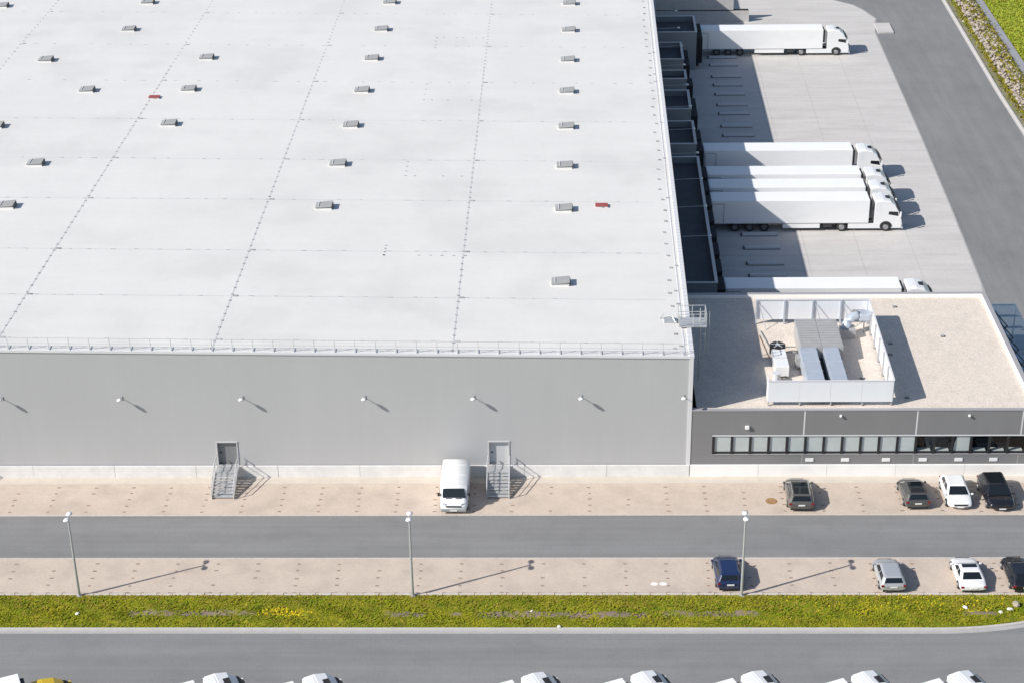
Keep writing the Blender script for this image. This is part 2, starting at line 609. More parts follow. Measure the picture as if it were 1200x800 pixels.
b_ = nt.nodes['Principled BSDF']
src_ = b_.inputs['Base Color'].links[0].from_socket
va = nt.nodes.new('ShaderNodeVertexColor')
va.layer_name = 'wear'
ge_ = nt.nodes.new('ShaderNodeNewGeometry')
nn_ = nt.nodes.new('ShaderNodeTexNoise')
nn_.inputs['Scale'].default_value = 1.7
nn_.inputs['Detail'].default_value = 5
nt.links.new(ge_.outputs['Position'], nn_.inputs['Vector'])
ml_ = nt.nodes.new('ShaderNodeMath')
ml_.operation = 'MULTIPLY'
nt.links.new(va.outputs['Color'], ml_.inputs[0])
nt.links.new(nn_.outputs['Fac'], ml_.inputs[1])
mr_ = nt.nodes.new('ShaderNodeMapRange')
mr_.inputs[1].default_value, mr_.inputs[2].default_value = 0.31, 0.50
nt.links.new(ml_.outputs[0], mr_.inputs[0])
mi_ = nt.nodes.new('ShaderNodeMix')
mi_.data_type = 'RGBA'
nt.links.new(mr_.outputs[0], mi_.inputs['Factor'])
nt.links.new(src_, mi_.inputs['A'])
mi_.inputs['B'].default_value = (0.24, 0.19, 0.15, 1)
nt.links.new(mi_.outputs['Result'], b_.inputs['Base Color'])
o = tufts('grass_tufts', [m_blade1, m_blade2, m_flower], 17000, gen_strip)
tag(o, 'tufts of green and yellowing grass on the roadside strip', 'grass', kind='stuff')

# concrete kerb of the front road, following the curve
mb = MB()
kx = [-110.0] + fine_x
prof = [(-0.50, 0.012), (-0.20, 0.018), (-0.18, 0.11), (0.02, 0.12), (0.02, -0.05), (-0.50, -0.05)]
rings = []
for x in kx:
    y = kerb_y(x)
    rings.append([(x, y + a, z) for a, z in prof])
mb.loft(rings)
for k in range(len(mb.f)):
    if k % 6 == 0 and k < 6 * (len(rings) - 1):
        mb.m[k] = 1
o = mb.build('kerb', [m_kerbw, m_gutter])
tag(o, 'pale concrete kerb and gutter curving round the grass end', 'kerb', kind='structure')

# right-hand verge, path and meadow
def lineat(pts):
    def f(y):
        (x0, y0), (x1, y1) = pts
        return x0 + (x1 - x0) * (y - y0) / (y1 - y0)
    return f
kR = lineat([(40.36, 82.2), (40.86, 118.0)])
kR2 = lineat([(40.6, -19.4), (40.36, 82.2)])
def kx_at(y):
    return kR(y) if y > 82.2 else kR2(y)
mb = MB()
rings = []
for y in [-19.4, 0, 20, 40, 60, 68, 75, 82.2, 90, 100, 110, 118, 140, 170, 220]:
    x = kx_at(y)
    rings.append([(x + a, y, z) for a, z in ((-0.02, 0.015), (0.22, 0.02), (0.24, 0.11), (0.46, 0.12), (0.46, -0.05), (-0.02, -0.05))])
mb.loft(rings)
o = mb.build('kerb', m_kerbw)
tag(o, 'pale double concrete kerb along the side road verge', 'kerb', kind='structure')
def band(name, x0f, x1f, z, m, label, cat):
    ys = [-19.4, 20, 60, 75, 82.2, 90, 100, 110, 118, 140, 180, 220]
    mb = MB()
    for a, b in zip(ys[:-1], ys[1:]):
        mb.face([(x0f(a), a, z), (x1f(a), a, z), (x1f(b), b, z), (x0f(b), b, z)])
    o = mb.build(name, m, weld=True)
    tag(o, label, cat, kind='structure')
    return o
band('verge', lambda y: kx_at(y) + 0.45, lambda y: kx_at(y) + 4.4, 0.02, m_verge, 'strip of earth and thin grass beside the kerb', 'verge')
band('path', lambda y: kx_at(y) + 4.38, lambda y: kx_at(y) + 5.35, 0.012, m_pathg, 'narrow grey path between rubble bank and meadow', 'path')
def stone_mesh(mb, c, s):
    ico = [(-.525731, 0, .850651), (.525731, 0, .850651), (-.525731, 0, -.850651), (.525731, 0, -.850651), (0, .850651, .525731), (0, .850651, -.525731),
           (0, -.850651, .525731), (0, -.850651, -.525731), (.850651, .525731, 0), (-.850651, .525731, 0), (.850651, -.525731, 0), (-.850651, -.525731, 0)]
    fc = [(0, 4, 1), (0, 9, 4), (9, 5, 4), (4, 5, 8), (4, 8, 1), (8, 10, 1), (8, 3, 10), (5, 3, 8), (5, 2, 3), (2, 7, 3), (7, 10, 3), (7, 6, 10), (7, 11, 6), (11, 0, 6), (0, 1, 6), (6, 1, 10), (9, 0, 11), (9, 11, 2), (9, 2, 5), (7, 2, 11)]
    a = random.uniform(0, 6.28)
    base = len(mb.v)
    ca, sa = math.cos(a), math.sin(a)
    kx_, ky_, kz_ = s * random.uniform(0.8, 1.35), s * random.uniform(0.7, 1.0), s * random.uniform(0.55, 0.8)
    for x, y, z in ico:
        k = random.uniform(0.82, 1.15)
        x, y, z = x * kx_ * k, y * ky_ * k, z * kz_ * k
        mb.v.append((c[0] + x * ca - y * sa, c[1] + x * sa + y * ca, c[2] + z))
    for f in fc:
        mb.f.append([base + i for i in f])
        mb.m.append(0)
mb = MB()
random.seed(11)
for _ in range(3000):
    y = random.uniform(40, 150)
    t = random.uniform(0, 1)
    x = kx_at(y) + 1.75 + 2.2 * t + random.gauss(0, 0.06)
    hgt = 0.55 * math.sin(math.pi * min(1, 0.1 + t * 0.85)) ** 0.7
    stone_mesh(mb, (x, y, 0.02 + random.uniform(0.1, 1.0) * hgt), random.uniform(0.10, 0.30))
o = mb.build('rubble_bank', m_rock)
tag(o, 'long bank of pale rubble stones beside the side road', 'rubble bank', kind='stuff')
def gen_verge():
    y = random.uniform(55, 128)
    t = random.random()
    d = random.gauss(1.45, 0.25) if t < 0.30 else (random.uniform(2.2, 3.4) if t < 0.6 else random.gauss(3.6, 0.3))
    return (kx_at(y) + d, y, 0.02 if t < 0.30 else (0.45 if t < 0.6 else 0.25), 0 if random.random() < 0.4 else 1)
o = tufts('verge_tufts', [m_blade1, m_blade2], 3600, gen_verge, h=(0.08, 0.28), w=0.08)
tag(o, 'straggling grass tufts growing along the rubble bank', 'grass', kind='stuff')
def gen_field():
    y = random.uniform(78, 130)
    x = random.uniform(kx_at(y) + 5.4, kx_at(y) + 14)
    return (x, y, -0.12, 0 if random.random() < 0.92 else 1)
o = tufts('meadow_tufts', [m_blade3, m_blade2], 12000, gen_field, h=(0.08, 0.22), w=0.09)
tag(o, 'tall green grass of the meadow beyond the grey path', 'grass', kind='stuff')

# ------------------------------------------------------------------ concrete loading yard
yc = [uz(u, v) for u, v in ((1027, 22), (1022, 19), (1012, 12), (1000, 6), (975, 0))]
edge_pts = [(26.2, 19.8), (28.34, 31.25), (29.0, 50), (29.51, 69.0), (29.9, 88), (30.21, 104.8), (30.8, 108.4)]
def yard_edge(y):
    for (x0, y0), (x1, y1) in zip(edge_pts[:-1], edge_pts[1:]):
        if y <= y1:
            return x0 + (x1 - x0) * (y - y0) / (y1 - y0)
    return edge_pts[-1][0]
yard_poly = [(0.1, 19.0)] + [(26.0, 19.0)] + edge_pts + [(p.x, p.y) for p in yc] + [(22, 121.5), (14, 124), (2.2, 140), (2.2, 118)]
yard = sheet('yard', yard_poly, 0.012, m_yardj)
tag(yard, 'concrete loading yard beside the hall docks', 'yard')
random.seed(5)
XC = [3.4, 8.1, 12.75, 13.35, 18.3, 23.3, 40]
yk = 19.1
rowh = 3.27
row = 0
while yk < 108.5:
    y1 = min(yk + rowh, 108.6)
    for a, b in zip(XC[:-1], XC[1:]):
        xa0, xa1 = sx(a, yk) - 0.45, sx(a, y1) - 0.45
        xb0, xb1 = sx(b, yk) - 0.45, sx(b, y1) - 0.45
        e0, e1 = yard_edge(yk) - 0.12, yard_edge(y1) - 0.12
        xb0, xb1 = min(xb0, e0), min(xb1, e1)
        if xb0 - xa0 < 0.3:
            continue
        j = 0.018
        mb = MB()
        cx, cy = (xa0 + xb0) / 2, (yk + y1) / 2
        zt = 0.0
        q = [(xa0 + j - cx, yk + j - cy), (xb0 - j - cx, yk + j - cy), (xb1 - j - cx, y1 - j - cy), (xa1 + j - cx, y1 - j - cy)]
        mb.prism(q, 2, -0.02, 0.012 + random.uniform(0, 0.004))
        mb.build('concrete_slab', m_yard, yard, loc=(cx, cy, 0.014))
    yk += rowh
    row += 1
# slabs of the curved far corner
mb = MB()
mb.prism([(2.2, 108.7), (30.6, 108.7)] + [(p.x - 0.15, p.y - 0.05) for p in yc] + [(22, 121), (14, 123.5), (2.3, 138)], 2, 0.0, 0.022)
mb.build('concrete_slab', m_yard, yard)
mb = MB()
P = [uz(u, v) for u, v in ((1024, 28.5), (1042, 28.5), (1047.5, 39.5), (1029, 40))]
mb.prism([(p.x, p.y) for p in P][::-1], 2, 0.0, 0.16)
o = mb.build('concrete_pad', m_yard, bevel=0.01)
tag(o, 'small pale concrete pad jutting from the yard onto the asphalt', 'concrete pad')
# wheel guides in front of the docks
GY = [95.2, 92.4, 88.3, 85.4, 82.3, 78.8, 76.0, 72.1, 69.3, 65.5, 62.6, 43.3, 40.3, 36.8, 34.2, 30.8]
proto = None
for y in GY:
    x = sx(7.25, y)
    if proto is None:
        mb = MB()
        mb.prism([(-0.20, 0), (0.22, 0), (0.20, 0.22), (-0.12, 0.22)], 0, 0, 3.3)
        mb.cur = 1
        mb.box(-0.02, 3.32, -0.29, -0.203, 0, 0.03)  # dark strip painted in as the shade along the guide's south foot
        mb.box(-0.14, -0.005, -0.28, 0.22, 0, 0.16)
        proto = mb.build('wheel_guide', [m_guide, m_chassis], loc=(x, y, 0.03))
        o = proto
    else:
        o = inst(proto, 'wheel_guide', None, (x, y, 0.03))
    tag(o, 'low steel wheel guide lying on shaded concrete before a dock', 'wheel guide', 'wheel guides in the loading yard')
# retaining block at the far end of the yard
blk = empty('retaining_wall', (0, 109.2, 0))
tag(blk, 'pale concrete retaining wall with dark groove at yard end', 'wall')
mb = MB()
mb.box(3.2, 14.9, 0, 0.45, 0, 1.45)
mb.build('lower_wall', m_yard, blk)
mb = MB()
mb.box(3.2, 12.9, 0.02, 0.45, 1.60, 4.2)
mb.build('upper_wall', m_yard, blk)
mb = MB()
mb.box(3.2, 14.8, 0.16, 0.44, 1.45, 1.60)
mb.build('groove', m_black, blk)

# ------------------------------------------------------------------ warehouse
WX0, WY1 = -112.0, 150.0
wh = empty('warehouse', (-50, 0, 0))
tag(wh, 'huge grey clad warehouse with flat off-white roof', 'warehouse')
def W(mb, name, m, **k):
    o = mb.build(name, m, None, **k)
    o.parent = wh
    o.matrix_parent_inverse = Matrix.Translation((50, 0, 0))
    return o
# front wall: shallow ribbed sheet
mb = MB()
top = lambda x: zr(x) - 0.10
pts = []
x = WX0
pitch = 0.30
while x < -0.26:
    for dx, d in ((0, 0.0), (0.17, 0.0), (0.21, 0.0005), (0.26, 0.0005)):
        if x + dx < -0.26:
            pts.append((x + dx, -d))
    x += pitch
pts.append((-0.26, 0.0))
DOORS = [(-34.97, -33.39), (-14.86, -13.29), (-55.1, -53.5)]
for a, b in DOORS:
    pts = [p for p in pts if not (abs(p[0] - a) < 0.03 or abs(p[0] - b) < 0.03)] + [(a, 0.0), (b, 0.0)]
pts.sort()
for (xa, ya), (xb, yb) in zip(pts[:-1], pts[1:]):
    z0 = 2.95 if any(a - .001 <= (xa + xb) / 2 <= b + .001 for a, b in DOORS) else 1.0
    mb.face([(xa, ya, z0), (xb, yb, z0), (xb, yb, top(xb)), (xa, ya, top(xa))])
W(mb, 'front_wall', m_wall, weld=True)
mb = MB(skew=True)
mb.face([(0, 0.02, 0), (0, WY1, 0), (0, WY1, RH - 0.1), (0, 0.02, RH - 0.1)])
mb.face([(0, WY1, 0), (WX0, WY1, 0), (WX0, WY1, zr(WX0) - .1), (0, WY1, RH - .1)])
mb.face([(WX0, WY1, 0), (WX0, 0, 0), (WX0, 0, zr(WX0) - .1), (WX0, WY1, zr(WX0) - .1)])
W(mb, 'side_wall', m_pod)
# roof deck
mb = MB(skew=True)
nx, ny = 28, 4
for i in range(nx):
    for j in range(ny):
        xa, xb = WX0 * i / nx - 0.02, WX0 * (i + 1) / nx - 0.02
        ya, yb = 0.05 + (WY1 - 0.1) * j / ny, 0.05 + (WY1 - 0.1) * (j + 1) / ny
        mb.face([(xa, ya, zr(xa)), (xb, ya, zr(xb)), (xb, yb, zr(xb)), (xa, yb, zr(xa))])
roof = W(mb, 'roof', m_roof, weld=True)
def RC(mb, name, m, stuff=True, **k):
    o = mb.build(name, m, None, **k)
    o.parent = roof
    if stuff:
        o['kind'] = 'stuff'
    return o
# long seams and their fasteners
random.seed(21)
SEAM = [[(69, 0), (1.7, 79)], [(250, 0), (79.3, 268)], [(403.7, 0), (301.4, 268)], [(576.5, 0), (546, 268)]]
seam_fn = []
for a, b in SEAM:
    A, B = roofpt(*a), roofpt(*b)
    seam_fn.append(lineat([(A.x, A.y), (B.x, B.y)]))
seam_fn.append(lambda y: -84.5 + 0.016 * y)
seam_fn.append(lambda y: -101.5 + 0.016 * y)
mbs, mbd = MB(), MB()
for f in seam_fn:
    y = 0.3
    while y < WY1 - 1:
        y2 = min(y + 10, WY1 - 0.5)
        xa, xb = f(y), f(y2)
        mbs.prism([(xa - 0.05, y), (xa + 0.05, y), (xb + 0.05, y2), (xb - 0.05, y2)], 2, 0, 0.0)
        for k in range(1, 9):
            mbs.v[-k] = (mbs.v[-k][0], mbs.v[-k][1], zr(mbs.v[-k][0]) + (0.014 if k <= 4 else -0.01))
        y = y2
    y = 0.6
    while y < 110:
        x = f(y) + random.uniform(-0.02, 0.02)
        z = zr(x)
        s = random.uniform(0.06, 0.10)
        mbd.box(x - s, x + s, y - 0.08, y + 0.08, z - 0.02, z + 0.04)
        y += 1.12 + random.uniform(-0.08, 0.08)
RC(mbs, 'seam', m_seam)
RC(mbd, 'fastener', m_dot)
# cross laps
mbs, mbd, mbl = MB(), MB(), MB()
SY = [2.0, 9.2, 17.6, 28.0, 37.2, 47.2, 58.0, 69.3, 80.5, 91]
for y in SY:
    x = -100.0
    while x < -1.5:
        x2 = x + 4
        xe = min(x2, -1.5)
        z0, z1 = zr(x), zr(xe)
        mbs.face([(x, y - 0.035, z0 + .012), (xe, y - 0.035, z1 + .012), (xe, y + 0.035, z1 + .012), (x, y + 0.035, z0 + .012)])
        x = x2
    x = -88.0
    while x < -1.6:
        yy = y + random.uniform(-0.03, 0.03)
        z = zr(x)
        s = random.uniform(0.10, 0.22)
        if random.random() < 0.82:
            mbl.box(x - s, x + s, yy - 0.06, yy + 0.06, z - 0.02, z + 0.03)
        x += random.choice((1.3, 1.6, 1.9, 2.3))
    for f in seam_fn:
        x = f(y) + 0.25
        mbd.box(x - 0.15, x + 0.22, y - 0.10, y + 0.12, zr(x) - 0.02, zr(x) + 0.05)
RC(mbs, 'cross_lap', m_seam)
RC(mbl, 'lap_mark', m_dotl)
# little outlined patches of membrane east of the long seams
for u0, v0, u1, v1 in ((512, 45, 566, 45), (500, 99, 562, 118), (478, 190, 552, 207), (452, 288, 545, 300)):
    A, B = roofpt(u0, v0), roofpt(u1, v1)
    n = 7
    for i in range(n + 1):
        t = i / n
        x = A.x + (B.x - A.x) * t
        mbd.box(x - 0.09, x + 0.09, B.y - 0.07, B.y + 0.07, zr(x) - 0.02, zr(x) + 0.03) if random.random() < 0.5 else None
    for i in range(4):
        y = A.y + (B.y - A.y) * i / 3 if abs(A.y - B.y) > 1 else A.y - 1.1 * i
        mbd.box(A.x - 0.08, A.x + 0.08, y - 0.07, y + 0.07, zr(A.x) - 0.02, zr(A.x) + 0.03)
# drain dots along the eastern eaves
y = 1.2
while y < 105:
    x = sx(-1.15, y) + random.uniform(-0.15, 0.15)
    mbd.box(x - 0.12, x + 0.12, y - 0.12, y + 0.12, RH - 0.02, RH + 0.07)
    if random.random() < 0.3:
        mbd.box(x + 0.35, x + 0.6, y + 0.3, y + 0.5, RH - 0.02, RH + 0.06)
    y += 2.28
RC(mbd, 'drain', m_dot)
# eaves trim: front edge, east edge with clips
mb = MB()
mb.prism([(WX0, zr(WX0) - 0.12), (-0.28, zr(-0.28) - 0.12), (-0.28, zr(-0.28) + 0.05), (WX0, zr(WX0) + 0.05)], 1, -0.07, 0.05)
W(mb, 'eaves_trim', m_trim)
mb = MB(skew=True)
mb.box(-0.28, 0.06, -0.075, WY1, RH - 0.11, RH + 0.10)
mb.box(-0.62, -0.55, 0.1, WY1, RH - 0.02, RH + 0.035)
W(mb, 'eaves_trim', m_trim)
mb = MB(skew=True)
y = 0.4
while y < 105:
    mb.box(-0.30, 0.062, y - 0.02, y + 0.02, RH + 0.09, RH + 0.108)
    y += 0.62
RC(mb, 'trim_clip', m_dotl)
mb = MB()
mb.box(-0.26, 0.03, -0.06, 0.06, 1.0, RH - 0.115)
W(mb, 'corner_trim', m_trim)
mb = MB()
mb.box(WX0, -0.28, -0.05, 0.01, 1.0, 1.07)
W(mb, 'base_trim', m_coping)
# plinth panels
proto = None
px = -0.02
while px > -62:
    if proto is None:
        mb = MB()
        mb.box(-6.08, 0, -0.16, 0.0, 0, 0.995)
        proto = W(mb, 'plinth_panel', m_plinth, bevel=0.01)
        proto.location.x = px
    else:
        q = inst(proto, 'plinth_panel', None, (px, random.uniform(-0.01, 0.01), 0))
        q.parent = wh
        q.matrix_parent_inverse = Matrix.Translation((50, 0, 0))
    px -= 6.10
mb = MB()
mb.box(WX0, px, -0.15, 0, 0, 0.99)
W(mb, 'plinth_panel', m_plinth)

# doors with their frames
def door(x0, x1, m_leaf):
    d = empty('door', (0, 0, 0))
    d.parent = wh
    d.matrix_parent_inverse = Matrix.Translation((50, 0, 0))
    zb, zt = 1.0, 2.95
    MB().box(x0 + .07, x1 - .07, 0.20, 0.24, zb, zt - .07).build('leaf', m_leaf, d)
    MB().box(x0, x0 + .07, -0.045, 0.26, zb, zt).build('frame', m_alu, d)
    MB().box(x1 - .07, x1, -0.045, 0.26, zb, zt).build('frame', m_alu, d)
    MB().box(x0 - .02, x1 + .02, -0.06, 0.26, zt + .001, zt + .09).build('frame', m_alu, d)
    MB().box(x0, x1, -0.01, 0.26, zb - .06, zb - .002).build('threshold', m_galv, d)
    mb = MB()
    mb.box(x0 + .2, x0 + .36, 0.14, 0.199, zb + .95, zb + 1.0)
    mb.build('handle', m_black, d)
    return d
door(-34.97, -33.39, m_door)
door(-14.86, -13.29, m_door2)
door(-55.1, -53.5, m_door2)

# external stairs
def make_stairs():
    r = empty('steel_stairs', (0, 0, 0))
    w = 1.66
    n = 7
    z_top, y_top, y_bot = 0.98, -1.15, -3.15
    mb = MB()
    mb.box(0, w, y_top, -0.165, z_top - 0.06, z_top)
    mb.build('landing', m_galv, r)
    for i in range(n):
        t = (i + 0.5) / n
        y = y_top + (y_bot - y_top) * (i + 0.5) / n
        z = z_top * (1 - (i + 1) / (n + 1))
        mb = MB()
        mb.box(0.05, w - 0.05, y - 0.12, y + 0.10, z - 0.045, z)
        mb.build('step', m_galv, r)
    for x in (0.02, w - 0.02):
        mb = MB()
        mb.prism([(y_top, z_top + .02), (y_top, z_top - .20), (y_bot + .1, 0.0), (y_bot - .06, 0.0), (y_bot - .06, .16)], 0, x - 0.022, x + 0.022)
        mb.build('stringer', m_galv, r)
        hr = 0.86
        mb = MB()
        mb.path([(x, -0.2, z_top + hr), (x, y_top, z_top + hr), (x, y_bot, 0.10 + hr), (x, y_bot - .04, 0.0)], 0.036)
        mb.build('handrail', m_alu, r)
        mb = MB()
        mb.path([(x, -0.2, z_top + hr * .5), (x, y_top, z_top + hr * .5), (x, y_bot, 0.10 + hr * .5)], 0.024)
        mb.build('mid_rail', m_alu, r)
        for yy, zz in ((-0.25, z_top), (y_top, z_top), ((y_top + y_bot) / 2, 0.55)):
            mb = MB()
            mb.tube((x, yy, zz - .02), (x, yy, zz + hr), 0.022)
            mb.build('post', m_galv, r)
    for x in (0.08, w - 0.08):
        mb = MB()
        mb.box(x - .035, x + .035, y_top - .0, y_top + .07, 0, z_top - .06)
        mb.build('leg', m_galv, r)
    # sheet risers seen from the side as one solid shade
    mb = MB()
    for i in range(n):
        y = y_top + (y_bot - y_top) * (i + 0.5) / n
        z = z_top * (1 - (i + 1) / (n + 1))
        mb.box(0.06, w - 0.06, y + 0.085, y + 0.10, z - 0.045, z + z_top / (n + 1) - 0.05)
    mb.build('riser', m_galv, r)
    return r
st = make_stairs()
st.location = (-35.02, 0, 0.05)
tag(st, 'grey steel stairs leading up to the dark hall door', 'stairs', 'steel stairs on the hall front')
s2 = copy_tree(st)
s2.location = (-14.92, 0, 0.05)
s2['label'] = 'grey steel stairs beside the white van at pale door'
s3 = copy_tree(st)
s3.location = (-55.1, 0, 0.05)
s3['label'] = 'grey steel stairs farthest from the low office annex'

# roof guardrail
gr = empty('roof_guardrail', (-50, 0.25, RH))
tag(gr, 'thin aluminium guardrail along the front edge of the roof', 'guardrail')
proto = None
x = -0.7
while x > -62:
    z = zr(x)
    if proto is None:
        mb = MB()
        mb.path([(0, 0, 0), (0, -0.05, 0.95)], 0.024)
        mb.box(-0.06, 0.06, -0.08, 0.5, 0.0, 0.05)
        proto = mb.build('post', m_alu, gr)
        proto.location = (x + 50, 0, z - RH)
    else:
        inst(proto, 'post', gr, (x + 50, 0, z - RH))
    x -= 1.475
for dz, dy, nm in ((0.95, -0.05, 'top_rail'), (0.5, -0.027, 'mid_rail')):
    mb = MB()
    mb.tube((-62 + 50, dy, zr(-62) - RH + dz), (-0.5 + 50, dy, zr(-0.5) - RH + dz), 0.022)
    mb.build(nm, m_alu, gr)
mb = MB()
mb.path([(49.5, -0.05, .95), (49.5, 1.6, .95), (49.5, 1.6, 0)], 0.02)
mb.build('end_return', m_alu, gr)

# roof vents
def make_vent():
    r = empty('roof_vent')
    mb = MB()
    mb.box(-0.80, 0.62, -0.52, 0.52, -0.05, 0.16)
    mb.build('curb', m_ventc, r)
    mb = MB()
    mb.prism([(-0.86, 0.19), (0.60, 0.26), (0.68, 0.44), (-0.78, 0.30)], 1, -0.58, 0.58)
    mb.build('lid', m_vent, r, bevel=0.02)
    mb = MB()
    mb.box(0.625, 0.72, -0.42, 0.42, 0.02, 0.36)
    mb.build('shade_end', m_ventd, r)  # dark end piece, its colour stands in for the shaded east face
    mb = MB()
    mb.box(-0.55, -0.49, -0.575, 0.575, 0.34, 0.385)
    mb.build('hinge', m_ventc, r)
    return r
VENTS = [(667.7, 4), (667, 35.4), (666, 70.2), (665, 107), (664.3, 148.5), (662.6, 194.4), (661.6, 244.7), (658, 331),
         (457.4, 2.7), (447.6, 34.4), (436.5, 68.5), (425, 106), (412, 146.8), (397, 192), (381, 242),
         (174, 2.7), (152, 34.4), (243, 67.5), (222, 104.6), (199, 145), (103, 105.6), (54.7, 70), (43, 191.4), (9, 241), (3, 6.7), (-4, 147.5)]
VSPEC = {6: 'grey roof vent level with the red hatch by the eaves', 7: 'grey roof vent standing alone at the front of the easternmost row',
         18: 'grey roof vent close beside the small dark red roof hatch'}
proto = make_vent()
for i, (u, v) in enumerate(VENTS):
    P = roofpt(u, v + 1.5)
    o = proto if i == 0 else copy_tree(proto)
    o.location = P
    o.rotation_euler.z = 0.0
    s = 0.96
    o.scale = (s, s, s)
    tag(o, VSPEC.get(i, 'small grey box roof vent with sloped lid on white roof'), 'roof vent', 'roof vents on the warehouse')
for (u, v), lb in (((181, 115), 'small dark red hatch lying beside a roof seam'), ((705, 242), 'small red hatch on the roof near the eastern eaves')):
    P = roofpt(u, v)
    r = empty('roof_hatch', P)
    tag(r, lb, 'hatch')
    MB().box(-0.50, 0.50, -0.32, 0.32, -0.05, 0.10).build('curb', m_ventc, r)
    MB().box(-0.54, 0.54, -0.36, 0.36, 0.10, 0.17).build('lid', m_red, r, bevel=0.02)
    MB().box(-0.12, 0.12, -0.40, -0.36, 0.11, 0.15).build('handle', m_ventd, r)

# wall lamps on brackets
def make_wall_lamp(reach):
    r = empty('wall_lamp')
    mb = MB()
    mb.box(-0.09, 0.09, -0.03, 0.0, -0.15, 0.15)
    mb.build('wall_plate', m_galv, r)
    mb = MB()
    mb.path([(0, 0, 0), (0, -reach + 0.1, 0.14)], 0.03)
    mb.build('arm', m_galv, r)
    mb = MB()
    rings = []
    for t, w, h in ((0, .07, .05), (.08, .17, .085), (.24, .20, .095), (.34, .12, .05)):
        y = -reach + 0.2 - t
        rings.append([(-w, y, .14), (-w * .6, y, .14 + h), (w * .6, y, .14 + h), (w, y, .14), (w * .6, y, .10), (-w * .6, y, .10)])
    mb.loft(rings)
    mb.build('lamp_head', m_lampw, r, smooth=True)
    return r
wlamp = make_wall_lamp(0.62)
for i, x in enumerate((-50.33, -41.57, -32.71, -23.78, -15.86, -8.05, -0.63)):
    o = wlamp if i == 0 else copy_tree(wlamp)
    o.location = (x, -0.012, 6.74)
    tag(o, {2: 'white bracket lamp high above the dark hall door', 4: 'white bracket lamp high above the parked white van'}.get(
        i, 'white lamp on a short bracket above bare grey hall wall'), 'wall lamp', 'lamps along the hall front')
# corner lamp sits right at the corner
o['label'] = 'white bracket lamp beside the corner of the hall front'
elamp = make_wall_lamp(3.3)
for i in range(11):
    y = 31.9 + 6.57 * i
    o = elamp if i == 0 else copy_tree(elamp)
    o.location = (sx(0.0, y) + 0.012, y, 5.0)
    o.rotation_euler.z = math.pi / 2
    tag(o, 'white lamp on a long arm over the shaded loading docks', 'wall lamp', 'lamps over the loading docks')

# roof access ladder with platform
ld = empty('roof_ladder', (0.1, 5.1, 5.4))
tag(ld, 'galvanised caged ladder and platform at the eastern roof edge', 'ladder')
TZ = RH - 5.4
mb = MB()
mb.box(-0.85, 1.15, -0.75, 0.75, TZ + 0.14, TZ + 0.20)
mb.build('platform', m_galv, ld)
for yy in (-0.75, 0.75):
    mb = MB()
    for zz in (0.68, 1.2):
        mb.tube((-0.85, yy, TZ + zz), (1.15, yy, TZ + zz), 0.028)
    for xx in (-0.85, 0.2, 1.15):
        mb.tube((xx, yy, TZ + 0.15), (xx, yy, TZ + 1.2), 0.028)
    mb.build('railing', m_galv, ld)
mb = MB()
mb.tube((1.15, -0.75, TZ + 1.2), (1.15, 0.75, TZ + 1.2), 0.028)
mb.tube((1.15, -0.75, TZ + .68), (1.15, 0.75, TZ + .68), 0.028)
mb.build('end_rail', m_galv, ld)
for yy in (-0.28, 0.28):
    mb = MB()
    mb.tube((0.75, yy, 0), (0.75, yy, TZ + 1.2), 0.03)
    mb.build('stile', m_galv, ld)
for k in range(14):
    mb = MB()
    mb.tube((0.75, -0.28, 0.3 + k * 0.3), (0.75, 0.28, 0.3 + k * 0.3), 0.018)
    mb.build('rung', m_galv, ld)
for zz in (2.3, 3.1, 3.9):
    mb = MB()
    P = [(0.75 + 0.68 * math.sin(t), -0.34 * math.cos(t), zz) for t in [math.pi * i / 8 for i in range(9)]]
    mb.path(P, 0.018)
    mb.build('cage_hoop', m_galv, ld)
mb = MB()
for t in (0.6, 1.57, 2.54):
    mb.tube((0.75 + 0.68 * math.sin(t), -0.34 * math.cos(t), 2.3), (0.75 + 0.68 * math.sin(t), -0.34 * math.cos(t), TZ + 1.1), 0.016)
mb.build('cage_bar', m_galv, ld)
mb = MB()
mb.box(-1.9, -0.95, 0.1, 0.9, TZ - .02, TZ + .10)
mb.path([(-2.2, 0.9, TZ + .05), (-1.9, 1.0, TZ + .4), (-1.3, 0.6, TZ + .35), (-1.0, 0.1, TZ + .02)], 0.04)
mb.build('step_over', m_galv, ld)

